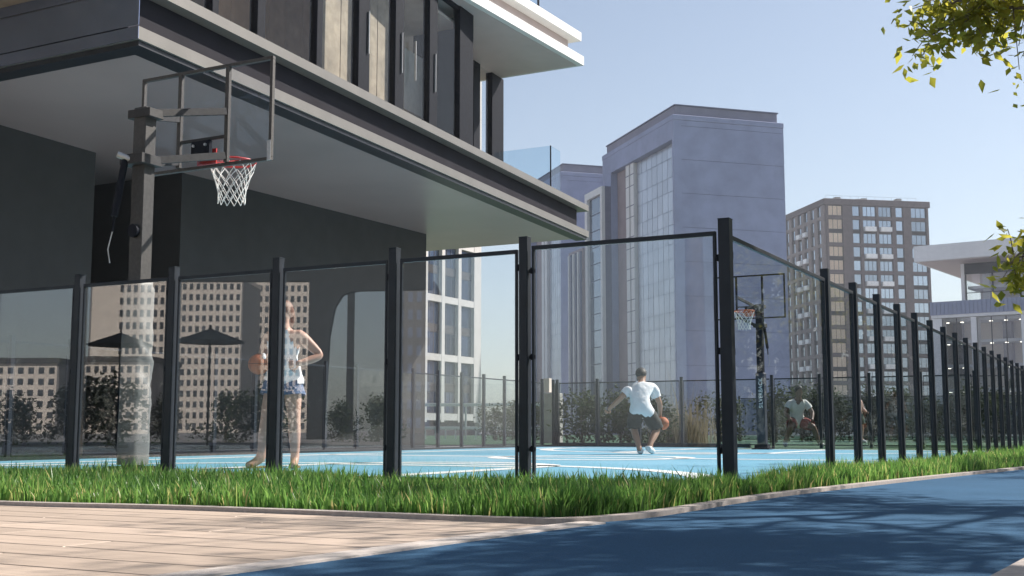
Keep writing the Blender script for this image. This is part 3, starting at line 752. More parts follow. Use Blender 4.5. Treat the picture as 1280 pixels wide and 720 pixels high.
# -- white grid apartment tower behind the overhang
GS = .786; c = px_at(594,110.); hd = 28
rr = head(hd); start = c-rr*25.2*GS
r = block('grid_tower', 'white gridded apartment tower seen through the fence under the overhang', 'apartment tower', start, hd); r.scale = (GS,)*3
MB().box(0,25.2,.0,16,-.5,44).build('core','dark_spandrel',r)
MB().box(-.5,25.7,-.5,16.5,44,45).build('parapet','grid_white',r)
NFg = 13; fhg = 3.25
facade(r,[25.2-1.1-3.6*k-1.6 for k in range(7)][::-1],[2.95]*7,['n','v','v','n','v','v','n'],NFg,44-NFg*fhg-.1,fhg,'x','grid_white','grid_white',25.2,depth=.55,pane='win_dark')
MB().box(25.21,25.6,-.55,16,-.5,44).build('end_wall','grid_white',r)
# -- white modern building at the right
c = at_y(1161,302,180.); r = block('white_office', 'white modern office with deep roof fascia and glass front at the right edge', 'office building', c, 126)
r.scale = (2,2,2); r.location.z = -CAM_H
LW = 30
MB().box(0,LW,3.2,16,-.5,8.74).build('core','warm_plaster',r)
MB().box(0,.03,.1,3.19,0,8.74).build('side_wall','white_render',r)
for z_ in (1.5,3.3,5.1,6.9,8.55):
    MB().box(.04,LW,.75,3.19,z_,z_+.22).build('floor_slab','white_render',r)
    for k in range(14):
        if z_ > 2: MB().box(.6+k*1.05,.82+k*1.05,1.5,1.56,z_-.04,z_-.005).build('ceiling_lamp','lamp_glow',r)
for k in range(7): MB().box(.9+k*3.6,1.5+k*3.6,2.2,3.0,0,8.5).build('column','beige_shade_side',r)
MB().box(-.9,LW,-.9,18,13.05,14.25).build('roof_fascia','white_render',r,.03)
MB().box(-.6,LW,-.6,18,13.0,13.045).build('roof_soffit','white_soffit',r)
MB().box(-.05,LW,-.25,16,9.0,10.0).build('floor_band','louvre_blue',r)
lv = MB().box(-.03,.03,-.06,0,.03,.97).mesh('louvre','louvre_blue')
for k in range(110): inst('louvre', lv, r, (.1+k*.30,-.253,9.0))
MB().box(0,LW,-.2,.9,8.78,8.998).build('sill_band','white_render',r)
xs = [0,.85,2.9,3.3]; 
x = 0.0
MB().box(0,.75,-.15,1,-.5,8.749).build('pier','white_render',r)
bays = [(.75,2.85)]; x = 3.25
MB().box(2.85,3.25,-.15,1,-.5,8.749).build('pier','white_render',r)
while x < LW-3.5:
    bays.append((x,x+3.1)); MB().box(x+3.1,x+3.6,-.15,1,-.5,8.749).build('pier','white_render',r); x += 3.6
for a,b in bays:
    n_ = 3 if b-a > 2.5 else 2
    for k in range(n_):
        for z0_,z1_ in ((0,4.35),(4.45,8.72)):
            w_ = (b-a)/n_; o = MB().box(a+w_*k+.04,a+w_*(k+1)-.04,-.02,.02,z0_+.03,z1_).build('pane','office_glass',r)
    m = MB()
    for k in range(n_+1): m.box(a+(b-a)*k/n_-.035,a+(b-a)*k/n_+.035,-.05,-.021,0,8.72)
    m.box(a,b,-.05,-.021,4.35,4.45); m.build('window_frame','win_frame',r)
MB().box(2.4,LW,4.6,16,10.002,12.99).build('upper_core','beige_render',r)
MB().box(2.1,LW,2.3,4.59,11.1,11.3).build('floor_slab','white_render',r)
for k in range(10): MB().box(3.0+k*2.6,3.5+k*2.6,3.0,3.6,10.002,12.9).build('column','white_render',r)
MB().box(2.0,LW,1.9,2.19,12.2,12.998).build('upper_header','dark_metal',r)
MB().box(1.75,2.0,1.8,2.3,10.002,12.998).build('pier','white_render',r)
x = 2.0
while x < LW-2:
    MB().box(x+.06,x+1.9,2.12,2.16,10.05,12.19).build('pane','office_glass',r); MB().box(x-.05,x+.055,2.04,2.19,10.002,12.19).build('mullion','win_frame',r); x += 1.96
MB().box(2.05,LW,2.04,2.1,10.75,10.80).build('rail','win_frame',r)

# ------------------------------------------------------------------ buildings behind the camera (they show as reflections in the glass)
def mirrored_block(name, label, px0, px1, py_top, D, depth, n_cols, fl, blank=0.0, group=None, cat='apartment building', mats=('beige_render','beige_shade_side','far_window')):
    a = mirror_u(px_at(px0,D)); b = mirror_u(px_at(px1,D)); d = (b-a); L = d.length; d.normalize()
    Ht = CAM_H+(538-py_top)/FPX*D
    n = Vector((d.y,-d.x))                                  # towards the fence?
    if n.dot(ORG-a) < 0: n = -n
    ang = math.atan2(d.y,d.x)
    r = thing(name, label, cat, (a.x,a.y,0), ang, group)
    loc = Vector((-d.y,d.x)); sgn = 1 if loc.dot(n) > 0 else -1   # local +Y towards the fence?
    def bx(x0,x1,o0,o1,z0,z1): return MB().box(x0,x1,min(sgn*o0,sgn*o1),max(sgn*o0,sgn*o1),z0,z1)
    bx(0,L,-depth,0,-.5,Ht-.8).build('wall',mats[0],r); bx(-.4,L+.4,-depth-.4,.4,Ht-.8,Ht).build('roof_edge',mats[0] if fl > 8 else 'roof_dark',r)
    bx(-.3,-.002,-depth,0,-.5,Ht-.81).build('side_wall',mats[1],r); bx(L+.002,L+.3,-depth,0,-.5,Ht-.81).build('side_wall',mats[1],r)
    cw = L*(1-blank)/n_cols; fh = (Ht-1.2)/fl
    me = (bx(-cw*.27,cw*.27,-.01,.06,fh*.22,fh*.78)).mesh('window',mats[2])
    for i in range(n_cols):
        for k in range(fl): inst('window', me, r, (L*blank+cw*(i+.5),0,fh*k+.2))
    return r
G2 = 'beige buildings mirrored in the fence glass'
mirrored_block('beige_block','low beige block with dark roof edge mirrored in the leftmost fence pane',-160,72,448,170,14,18,6,group=None)
mirrored_block('beige_block','beige tower with a blank strip beside its windows mirrored near the padded pole',112,205,300,230,16,7,15,blank=.36)
mirrored_block('beige_block','beige tower mirrored between the second and third fence posts',224,300,345,235,16,9,14)
mirrored_block('beige_block','beige tower mirrored behind the woman in white',312,392,335,260,16,10,15)
mirrored_block('beige_block','low beige block mirrored in front of the towers, beside the padded pole',106,188,446,165,14,8,6)
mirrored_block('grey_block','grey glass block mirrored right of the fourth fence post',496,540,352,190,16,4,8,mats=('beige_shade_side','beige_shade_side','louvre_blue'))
# dark canopy with a splayed leg, behind the camera to the left; it darkens the upper halves of the panes
D_ = 62.; za = CAM_H+(538-352)/FPX*D_
a = mirror_u(px_at(208,D_)); b = mirror_u(px_at(540,D_)); d = (b-a); L = d.length; d.normalize()
r = thing('dark_canopy','dark flat canopy on a splayed leg mirrored across the middle panes','canopy',(a.x,a.y,0),math.atan2(d.y,d.x))
MB().box(0,L,-.3,.3,za,za+4).build('roof','wall_black',r)
def cx(px): return L*(px-208)/332
def cz(py): return CAM_H+(538-py)/FPX*D_
m = MB(); prof = [(cx(386),cz(352)-.002),(cx(386),cz(600)),(cx(404),cz(600)),(cx(412),cz(420)),(cx(418),cz(385)),(cx(428),cz(369)),(cx(446),cz(364)),(cx(540),cz(362)),(cx(540),cz(352)-.002)]
n_ = len(prof); vs_ = [(x_,-.3,z_) for x_,z_ in prof]+[(x_,.3,z_) for x_,z_ in prof]
m.add(vs_,[tuple(range(n_)),tuple(range(2*n_-1,n_-1,-1))]+[(i,i+n_,(i+1)%n_+n_,(i+1)%n_) for i in range(n_)])
m.build('leg','wall_black',r); MB().box(cx(434),cx(442),-.2,.2,0,cz(364)).build('column','wall_black',r)
# ------------------------------------------------------------------ small structures past the court
pc = px_at(684,41.0).to_3d()  # solid pillar added where a reflection shows
r = thing('concrete_pillar','grey pillar with a narrow beige stub added in place of a reflection past the court end','pillar',(pc.x,pc.y,0),ROT_U)
MB().box(0,.5,-.35,.30,-.05,1.70).build('shaft','concrete',r,.02); MB().box(.1,.3,-.02,.2,1.72,2.2).build('stub','beige_render',r,.01)
wr0 = px_at(470,60.); 
r = thing('white_railing','white painted rail fence beyond the court below the gridded tower','railing',(wr0.x,wr0.y,0),0)
Lr = 9.0
MB().box(0,Lr,-.06,.06,.48,.62).box(0,Lr,-.06,.06,1.62,1.78).build('rail','white_render',r,.01)
for k in range(19): MB().box(k*.5-.03,k*.5+.03,-.03,.03,-.05,.479).build('baluster','white_render',r)
for k in range(3): MB().box(k*4.5-.05,k*4.5+.05,-.05,.05,.621,1.619).build('post','white_render',r)

# ------------------------------------------------------------------ vegetation
def leaves_mesh(name, pts, size, material, droop=0.3):
    pts = np.asarray(pts); n = len(pts)
    L = rng.uniform(.7,1.25,n)*size; wd = L*rng.uniform(.40,.58,n)
    a = rng.uniform(0,2*np.pi,n); el = rng.normal(-droop,.55,n); roll = rng.normal(0,.7,n)
    d = np.stack([np.cos(a)*np.cos(el),np.sin(a)*np.cos(el),np.sin(el)],1)
    side0 = np.stack([-np.sin(a),np.cos(a),0*a],1); up0 = np.cross(d,side0)
    side = side0*np.cos(roll)[:,None]+up0*np.sin(roll)[:,None]; nrm = np.cross(side,d)
    V = np.zeros((n,6,3)); l_ = L[:,None]; w_ = wd[:,None]
    V[:,0] = pts; V[:,1] = pts+d*l_*.38+side*w_*.5+nrm*w_*.13; V[:,2] = pts+d*l_*.38-side*w_*.5+nrm*w_*.13
    V[:,3] = pts+d*l_*.40; V[:,4] = pts+d*l_-np.array([0,0,1])*l_*.08; V[:,5] = pts+d*l_*.7
    b = (np.arange(n)*6)[:,None,None]
    F = np.array([[0,1,3],[0,3,2],[1,4,3],[3,4,2]])[None]+b
    tone = np.repeat(np.clip(rng.normal(.5,.3,n),0,1),6)
    return fast_mesh(name,V.reshape(-1,3),F.reshape(-1,3),material,tone)
def limb(mb, a, b, r0, r1, tips, depth, spread=.55, kids=3, wig=.12):
    a = Vector(a); b = Vector(b); L = (b-a).length; n = 5
    pts = [a.lerp(b,i/n)+Vector([random.gauss(0,L*wig*.3) for _ in range(3)])*(0 if i in (0,n) else 1) for i in range(n+1)]
    mb.tube(pts,[r0+(r1-r0)*i/n for i in range(n+1)],7 if r0 > .03 else 5,caps=False)
    tips.append((b,depth)); tips.append((pts[3],depth))
    if depth <= 0: return
    for k in range(kids):
        p = pts[random.choice((2,3,4,5))] if k else b
        d = (b-a).normalized()*.75+Vector((random.gauss(0,spread),random.gauss(0,spread),random.gauss(.05,spread*.6)))
        limb(mb,p,p+d.normalized()*L*random.uniform(.5,.75),r1*.8,r1*.4,tips,depth-1,spread,kids,wig)
def tree(label, base, ht, crown_r, n_leaf, lsize, extra=(), clumps=0, csize=.34, trunk_r=.13, clear=None, group=None, seed=1, name='street_or_added_tree', lean=(0,0)):
    random.seed(seed)
    root = thing(name,label,'tree',(base[0],base[1],0),0,group)
    mb = MB(); tips = []; top = Vector((lean[0],lean[1],ht*.45)); h0 = clear or ht*.42
    mb.tube([(0,0,-.1),(0.02,0,.25),(lean[0]*.4,lean[1]*.4,h0*.5),(lean[0]*.8,lean[1]*.8,h0),(lean[0],lean[1],ht*.62),(lean[0]*1.1,lean[1]*1.1,ht*.88)],[trunk_r*1.5,trunk_r*1.08,trunk_r,trunk_r*.85,trunk_r*.55,trunk_r*.15],10)
    for k in range(9):
        a = 2*math.pi*k/9+random.uniform(-.3,.3); z = h0+(ht*.8-h0)*random.uniform(0,1)
        f = math.sin(math.pi*min(1,max(.15,(z-h0*.9)/(ht-h0*.9))))**.6
        p = Vector((lean[0],lean[1],z)); q = p+Vector((math.cos(a)*crown_r*.62*f,math.sin(a)*crown_r*.62*f,random.uniform(.1,.32)*ht*.4))
        limb(mb,p,q,trunk_r*.42,trunk_r*.2,tips,2)
    for pa in extra:                                        # named boughs reaching over the track
        pts = [Vector(p)-Vector((base[0],base[1],0)) for p in pa]
        mb.tube([Vector((lean[0],lean[1],pts[0].z+.2))]+pts,[.035]+[.016-.010*i/len(pts) for i in range(len(pts))],6)
        for p0,p1 in zip(pts[:-1],pts[1:]):
            for _ in range(7):
                q = p0.lerp(p1,random.random()); e = q+Vector((random.gauss(0,.20),random.gauss(0,.20),random.gauss(-.08,.13)))
                mb.tube([q,q.lerp(e,.5)+Vector((0,0,.03)),e],[.006,.004,.003],5); tips += [(e,-1),(q.lerp(e,.6),-1)]
    mb.build('trunk','bark',root)
    ex = [t for t,d in tips if d == -1]; main = [t for t,d in tips if d == 0]
    pts = []
    if clumps: main = random.sample(main,min(clumps,len(main)))
    per = max(1,int(n_leaf/max(1,len(main))))
    for t in main:
        for _ in range(per): pts.append(t+Vector((random.gauss(0,csize if clumps else .19),random.gauss(0,csize if clumps else .19),random.gauss(-.04,.16))))
    for t in ex:
        for _ in range(9): pts.append(t+Vector((random.gauss(0,.085),random.gauss(0,.085),random.gauss(-.03,.06))))
    inst('crown',leaves_mesh('crown',[tuple(p) for p in pts],lsize,'leaf_tree'),root)
    return root
# the tree beside the track: boughs reach into the picture at the top right and at the right edge
bough1 = [at_y(1330,8,8.6),at_y(1282,10,8.7),at_y(1240,8,8.8),at_y(1200,22,8.9),at_y(1162,45,9.0)]
bough2 = [at_y(1330,-15,8.9),at_y(1285,-8,9.0),at_y(1240,-5,9.0),at_y(1205,0,9.1),at_y(1170,12,9.1)]
bough3 = [at_y(1345,280,8.3),at_y(1310,290,8.4),at_y(1280,312,8.5),at_y(1262,330,8.5)]
bough4 = [at_y(1330,-30,8.6),at_y(1270,-25,8.7),at_y(1220,-15,8.8),at_y(1190,5,8.9)]
def mirror_v(p):
    d = Vector((p[0],p[1]))-ORG; u_,v_ = d.dot(UX),d.dot(VX); q_ = ORG+UX*u_-VX*v_
    return Vector((q_.x,q_.y,p[2]))
boughm = [mirror_v(at_y(px,py,Y)) for px,py,Y in ((1040,290,19.0),(1000,318,18.6),(965,338,18.3),(925,352,18.0))]
boughn = [mirror_v(at_y(px,py,Y)) for px,py,Y in ((1030,345,18.8),(1000,360,18.5),(965,385,18.2),(935,405,18.0))]
tree('leafy tree whose sunlit boughs reach in at the upper right corner', (7.1,8.7), 7.2, 2.7, 6500, .10, (bough1,bough2,bough3,bough4), seed=3, clear=3.7, clumps=22)
tree('leafy tree on the lawn right of the track, nearest the camera', (5.2,5.0), 6.8, 3.1, 9500, .12, seed=11, clear=2.9, clumps=26, csize=.36)
tree('leafy tree on the lawn farther along the right of the track', (11.2,15.6), 7.4, 2.8, 4500, .12, (boughm,boughn), seed=17, clear=2.4)
tree('tall tree standing far along the lawn right of the track', (17.5,25.0), 8.0, 3.2, 6000, .12, seed=23, clear=2.2)
for hd_,dd_,sd_,lab in ((118,8.5,43,'unseen tree added behind the camera to cut sky light, first along the track kerb'),(150,9.5,47,'unseen tree added behind the camera to cut sky light, second along the track kerb'),(183,11.0,53,'unseen tree added behind the camera to cut sky light, beyond the end of the deck')):  # unseen trees added to hold back the sky's fill on the path
    q_ = head(hd_)*dd_; tree(lab,(q_.x,q_.y),9.0,4.2,16000,.17,seed=sd_,clear=2.6,clumps=60,csize=.5)
# trees behind the camera whose trunks are mirrored in the glass
t1 = mirror_u(px_at(870,17.0)); tree('tree with speckled trunk mirrored in the gate panel', t1, 8.5, 3.0, 2500, .11, trunk_r=.14, seed=31, clear=4.6)
t2 = mirror_u(px_at(101,20.0)); tree('slim tree with speckled trunk mirrored beside the leftmost post', t2, 8.5, 2.6, 2200, .11, trunk_r=.07, seed=37, clear=5.2)
# parasols mirrored in the left panes
for lab,px,py,D in (('dark parasol mirrored beside the padded pole',150,432,30.),('dark parasol mirrored between second and third posts',262,428,28.)):
    p = mirror_u(px_at(px,D)); z = CAM_H+(538-py)/FPX*D
    r = thing('parasol',lab,'parasol',(p.x,p.y,0))
    n = 8; Rr_ = .85
    m = MB(); m.add([(0,0,z+.32)]+[(Rr_*math.cos(2*math.pi*i/n),Rr_*math.sin(2*math.pi*i/n),z) for i in range(n)]+[(0,0,z+.26)]+[(Rr_*.98*math.cos(2*math.pi*i/n),Rr_*.98*math.sin(2*math.pi*i/n),z-.02) for i in range(n)],
        [(0,1+i,1+(i+1)%n) for i in range(n)]+[(n+1,n+2+(i+1)%n,n+2+i) for i in range(n)]+[(1+i,n+2+i,n+2+(i+1)%n,1+(i+1)%n) for i in range(n)])
    m.build('canopy','parasol_dark',r); MB().tube([(0,0,0),(0,0,z+.4)],.025,8).build('pole','black_steel',r); MB().tube([(0,0,0),(0,0,.08)],.28,14).build('base','black_steel',r)
# bushes
def bush_mesh(seed, n, rx, ry, h, lsize, material='leaf_bush'):
    random.seed(seed); pts = []
    cl = [(random.gauss(0,rx*.45),random.gauss(0,ry*.45),random.uniform(.12,.92)*h) for _ in range(26)]
    for c_ in cl:
        k = 1-.45*c_[2]/h
        for _ in range(n//26): pts.append((c_[0]*k+random.gauss(0,rx*.15),c_[1]*k+random.gauss(0,ry*.15),max(.03,c_[2]+random.gauss(0,h*.09))))
    return leaves_mesh('foliage',pts,lsize,material,.1)
bmeshes = [bush_mesh(41+i,1500,.9,.8,1.5,.13) for i in range(3)]
hedge_me = [bush_mesh(61+i,5200,.9,.8,1.5,.10) for i in range(2)]
stem_me = MB().tube([(0,0,-.05),(.02,.03,.5),(0,.05,.95)],[.035,.025,.01],6).tube([(0,0,0),(.25,.1,.7)],[.02,.006],5).tube([(0,0,0),(-.22,-.1,.75)],[.02,.006],5).mesh('stem','bark')
BG = 'bushes beyond the court fences'
def bush(label, u_, v_, sc, k, group=BG, sz=None, meshes=None):
    p = W(u_,v_); r = thing('bush',label,'bush',(p.x,p.y,-.02),random.uniform(0,6),group)
    inst('foliage',(meshes or bmeshes)[k%len(meshes or bmeshes)],r,scale=(sc,sc,sz or sc)); inst('stem',stem_me,r,scale=(sc,sc,sz or sc))
bl = ['round dark bush just left of the dribbling player','dark bush directly behind the dribbling player','dark bush right of the dribbling player','dark bush behind the gate post','low bush by the far hoop pole','dark bush behind the squatting player','bush right of the squatting player','bush left of the bare chested player','bush right of the bare chested player','bush behind the middle of the right fence','feathery bush toward the right fence end','rightmost bush seen through the right fence','last bush past the right fence end']
for i, px in enumerate([728,775,815,900,968,1000,1040,1085,1120,1165,1205,1245,1290]):
    q = px_at(px, 33.5 if i < 3 else 45+random.uniform(-1,3)); d = q-ORG
    bush(bl[i], d.dot(UX), d.dot(VX), (1.05 if i < 3 else 1.35)*random.uniform(.85,1.1), i)
for i,(px,D,lab) in enumerate(((620,52,'bush far off left of the gate post under open sky'),(645,55,'bush far off hidden partly by the gate post'),(668,54,'bush far off right of the gate post under open sky'),(425,44,'bush mass left of the fourth near post'),(455,46,'bush beside the wall end left of the fourth post'))):
    q = px_at(px,D); d = q-ORG; bush(lab, d.dot(UX), d.dot(VX), 1.1+.1*(i%2), i)
for i,(px,D,lab) in enumerate(((-40,42,'round dark bush mirrored low in the leftmost pane'),(22,38,'dark bush mirrored left of the leftmost post'),(88,40,'dark bush mirrored beside the leftmost post'),(140,36,'dark leafy bush mirrored left of the padded pole'),(205,44,'bush mirrored right of the padded pole'),(285,46,'bush mirrored below the second parasol'),(335,44,'bush mirrored by the feet of the woman in white'),(430,48,'bush mirrored left of the fourth near post'),(475,50,'bush mirrored at the fourth near post'))):
    q = mirror_u(px_at(px,D)); d = q-ORG; bush(lab, d.dot(UX), d.dot(VX), (1.5,1.1,1.25)[i%3], i, 'bushes mirrored in the fence glass')
for i in range(9):  # unseen hedge added so the right panes have something dark to reflect
    hq = head(29+5.2*i)*(40-1.2*i); d = Vector((hq.x,hq.y))-ORG
    bush('tall unseen hedge bush added to darken reflections, %s along the lawn edge right of the frame' % ('first','second','third','fourth','fifth','sixth','seventh','eighth','last')[i], d.dot(UX), d.dot(VX), 3.3, i, 'unseen hedge bushes added to darken reflections', 6.4, hedge_me)
# dry reeds added in place of a trunk's reflection
p = px_at(850,35.0); random.seed(5)
rp = [(p.x+random.gauss(0,.42),p.y+random.gauss(0,.3)) for _ in range(900)]
ro = grass('reed_clump', [(a-p.x,b-p.y) for a,b in rp], .7, 1.5, 'reed_straw', (.006,.012)); ro.location = (p.x,p.y,0)
tag(ro,'clump of tall dry reeds added in place of a trunk reflection, behind the far end fence','reeds')

# ------------------------------------------------------------------ people
RK = 1.3
def skin_obj(name, joints, edges, material, parent, roots, sub=2):
    names = list(joints); idx = {k:i for i,k in enumerate(names)}
    me = bpy.data.meshes.new(name); me.from_pydata([joints[k][0] for k in names],[(idx[a],idx[b]) for a,b in edges],[])
    o = inst(name, me, parent)
    md = o.modifiers.new('skin','SKIN'); md.use_smooth_shade = True; md.branch_smoothing = .4
    for i,k in enumerate(names):
        r_ = joints[k][1]; sv = me.skin_vertices[0].data[i]; sv.radius = tuple(q*RK for q in (r_ if hasattr(r_,'__len__') else (r_,r_))); sv.use_root = k in roots
    o.modifiers.new('sub','SUBSURF').levels = sub; o.modifiers['sub'].render_levels = sub
    dg = bpy.context.evaluated_depsgraph_get(); dg.update()
    nm = bpy.data.meshes.new_from_object(o.evaluated_get(dg)); o.modifiers.clear(); o.data = nm; nm.name = name
    nm.materials.clear(); nm.materials.append(MATS[material])
    nm.polygons.foreach_set('use_smooth',[True]*len(nm.polygons))
    return o
def V3(*a): return Vector(a)
def person(label, loc, rz, J, skin, hair, cloth, shoes, hair_long=False, cap=None, shirt_sleeve=.55, shorts_len=.6, vneck=False, shirtless=False, scale=1.0, fingers=True, curl=None):
    """J: joint positions (person faces local +Y, +X is their right side)."""
    root = thing('person',label,'person',loc,rz); root.scale = (scale,)*3
    j = {k:V3(*v) for k,v in J.items()}
    up = (j['head']-j['neck']).normalized()
    rad = dict(pelvis=(.125,.105),belly=(.118,.095),chest=(.135,.105),neck0=.075,neck=.052,jaw=.062,head=.086,crown=.062)
    jo = {'pelvis':(j['pelvis'],rad['pelvis']),'belly':(j['belly'],rad['belly']),'chest':(j['chest'],rad['chest']),'neck0':(j['chest'].lerp(j['neck'],.62),.075),'neck':(j['neck'],.05),
          'jaw':(j['neck']+up*.085+j.get('face',V3(0,1,0))*.025,.062),'head':(j['head']+up*.03,.083),'crown':(j['head']+up*.10,.055)}
    ed = [('pelvis','belly'),('belly','chest'),('chest','neck0'),('neck0','neck'),('neck','jaw'),('jaw','head'),('head','crown')]
    for s in 'lr':
        sh,el,wr,hp,kn,an,to = [j[s+q] for q in ('sho','elb','wri','hip','kne','ank','toe')]
        jo.update({s+'sho':(sh,.062),s+'arm':(sh.lerp(el,.45),.048),s+'elb':(el,.039),s+'fore':(el.lerp(wr,.35),.040),s+'wri':(wr,.027),
                   s+'hip':(hp,.092),s+'thi':(hp.lerp(kn,.45),.078),s+'kne':(kn,.054),s+'cal':(kn.lerp(an,.32),.056),s+'ank':(an,.036)})
        fd = (to-an); heel = an+V3(0,0,-.045)-Vector((fd.x,fd.y,0)).normalized()*.03
        jo.update({s+'heel':(heel,.034),s+'ball':(an.lerp(to,.72)+V3(0,0,-.012),.036),s+'toe':(to,.022)})
        ed += [('chest',s+'sho'),(s+'sho',s+'arm'),(s+'arm',s+'elb'),(s+'elb',s+'fore'),(s+'fore',s+'wri'),('pelvis',s+'hip'),(s+'hip',s+'thi'),(s+'thi',s+'kne'),(s+'kne',s+'cal'),(s+'cal',s+'ank'),(s+'ank',s+'heel'),(s+'ank',s+'ball'),(s+'ball',s+'toe')]
        hd_ = j.get(s+'hand', (wr-el).normalized()); hd_ = hd_.normalized(); pn = j.get(s+'palm', V3(0,1,0)); across = hd_.cross(pn).normalized(); pn = across.cross(hd_).normalized()
        palm = wr+hd_*.06
        jo[s+'palm_'] = (palm,(.036,.022)); ed.append((s+'wri',s+'palm_'))
        roots = None
        if fingers:
            for f in range(4):
                off = across*(.030-.020*f); L = (.072,.08,.075,.058)[f]
                b0 = wr+hd_*.075+off; b1 = b0+hd_*L*.5+pn*L*.15; b2 = b1+hd_*L*.35+pn*L*.42
                for q,p_,r_ in (('a',b0,.0095),('b',b1,.0085),('c',b2,.007)): jo[f'{s}f{f}{q}'] = (p_,r_)
                ed += [(f'{s}f{f}a',f'{s}f{f}b'),(f'{s}f{f}b',f'{s}f{f}c')]
            t0 = wr+hd_*.035+across*.026; t1 = t0+across*.032+hd_*.022; t2 = t1+hd_*.03+pn*.018
            for q,p_,r_ in (('a',t0,.012),('b',t1,.010),('c',t2,.008)): jo[f'{s}t{q}'] = (p_,r_)
            ed += [(s+'ta',s+'tb'),(s+'tb',s+'tc')]
    roots = {'pelvis'}|({f'{s}f{f}a' for s in 'lr' for f in range(4)}|{f'{s}ta' for s in 'lr'} if fingers else set())
    body = skin_obj('body',jo,ed,skin,root,roots)
    # face and hair
    fc = j.get('face',V3(0,1,0)).normalized(); hc = j['head']+up*.02; sx = fc.cross(up).normalized(); 
    bas = Matrix((sx,fc,up)).transposed()
    def hp_(x,y,z): return hc+bas@V3(x,y,z)
    m = MB(); m.ball(hp_(-.03,.075,.012),.010,8,6).ball(hp_(.03,.075,.012),.010,8,6); m.build('eyes','eye_dark',root)
    m = MB(); m.tube([hp_(0,.078,.02),hp_(0,.100,-.022),hp_(0,.078,-.030)],[.007,.013,.006],8); m.tube([hp_(-.024,.066,-.058),hp_(0,.076,-.056),hp_(.024,.066,-.058)],[.004,.007,.004],6)
    for s in (-1,1): m.ball(hp_(s*.082,-.005,0),.026,8,6,(.35,.8,1.1))
    m.build('face_features',skin,root)
    m = MB(); n_u,n_v = 20,9
    vs = []; 
    for a in range(n_v+1):
        th = (math.pi*.74)*a/n_v
        for b_ in range(n_u):
            ph = 2*math.pi*b_/n_u; front = max(0,math.sin(ph)); lim = 1-.50*front**2
            t_ = th*lim; rr_ = .110+.005*math.sin(7*ph+3*a)*(a/n_v)
            vs.append(hp_(rr_*math.sin(t_)*math.cos(ph)*.93, rr_*math.sin(t_)*math.sin(ph)*1.06-.008, .025+rr_*math.cos(t_)*1.05))
    fs = [(a*n_u+b_,(a+1)*n_u+b_,(a+1)*n_u+(b_+1)%n_u,a*n_u+(b_+1)%n_u) for a in range(n_v) for b_ in range(n_u)]
    m.add(vs,fs,True)
    if hair_long: m.tube([hp_(0,-.10,.02),hp_(0,-.135,-.05),hp_(.0,-.12,-.16)],[.045,.04,.012],8)
    m.build('hair',hair,root)
    if cap:
        m = MB(); m.ball(hp_(0,-.005,.045),.108,18,10,(.95,1.08,.8)); m.add([hp_(x,y,z) for x,y,z in ((-.08,.06,.045),(.08,.06,.045),(.06,.19,.03),(-.06,.19,.03),(-.08,.06,.055),(.08,.06,.055),(.06,.19,.04),(-.06,.19,.04))],[(0,3,2,1),(4,5,6,7),(0,1,5,4),(1,2,6,5),(2,3,7,6),(3,0,4,7)]); m.build('cap',cap,root)
    # clothes: shells lifted off the body's own surface, loosening towards their hems
    bme = body.data; nv = len(bme.vertices)
    Pv = np.empty(nv*3); bme.vertices.foreach_get('co',Pv); Pv = Pv.reshape(-1,3)
    Nv = np.array([tuple(v_.normal) for v_ in bme.vertices])
    bones = [(a,b) for a,b in ed if not (a[1:2] in 'ft' and len(a) <= 4 and a[-1] in 'abc' and a not in ('lank','rank'))]
    A_ = np.array([tuple(jo[a][0]) for a,b in bones]); B_ = np.array([tuple(jo[b][0]) for a,b in bones]); D_b = B_-A_
    T_ = np.clip(((Pv[:,None]-A_[None])*D_b[None]).sum(2)/(D_b**2).sum(1)[None],0,1)
    dist = np.linalg.norm(Pv[:,None]-(A_[None]+T_[...,None]*D_b[None]),axis=2)
    rb = np.array([[(r0 if not hasattr(r0,'__len__') else r0[0]) for r0 in (jo[a][1],jo[b][1])] for a,b in bones])
    nb = np.argmin(dist/(rb[:,:1].T*(1-T_)+rb[:,1:].T*T_),axis=1); tb = T_[np.arange(nv),nb]
    bn = [(a,b) for a,b in bones]
    ax = np.array(tuple((j['chest']-j['pelvis']).normalized())); s_ax = (Pv-np.array(tuple(j['pelvis'])))@ax
    def shell(name, keep, loose, off, material, clamp):
        mp = {}; vs = []; fs = []
        wr_ = .006*np.sin(Pv[:,2]*41+Pv[:,0]*23+4*np.sin(Pv[:,1]*19))
        for p_ in bme.polygons:
            if any(keep[i_] for i_ in p_.vertices) and all(loose[i_] for i_ in p_.vertices):
                f_ = []
                for i_ in p_.vertices:
                    if i_ not in mp: mp[i_] = len(vs); vs.append(tuple(clamp(i_,Pv[i_]+Nv[i_]*(off[i_]+wr_[i_]))))
                    f_.append(mp[i_])
                fs.append(tuple(f_))
        m = MB(); m.add(vs,fs,True); m.build(name,material,root)
    top,bottom = cloth
    tors = np.array([b in ('belly','chest','neck0') or (a == 'pelvis') or (a == 'chest' and b[1:] == 'sho') for a,b in bn])[nb]
    thigh = np.array([b[1:] in ('hip','thi') or (a[1:] == 'thi') for a,b in bn])[nb]
    arm1 = np.array([a[1:] == 'sho' for a,b in bn])[nb]; arm2 = np.array([a[1:] == 'arm' and b[1:] == 'elb' for a,b in bn])[nb]
    shou = np.array([a == 'chest' and b[1:] == 'sho' for a,b in bn])[nb]; neckb = np.array([b == 'neck0' for a,b in bn])[nb]; neck2 = np.array([b == 'neck' for a,b in bn])[nb]
    hemz = -.10
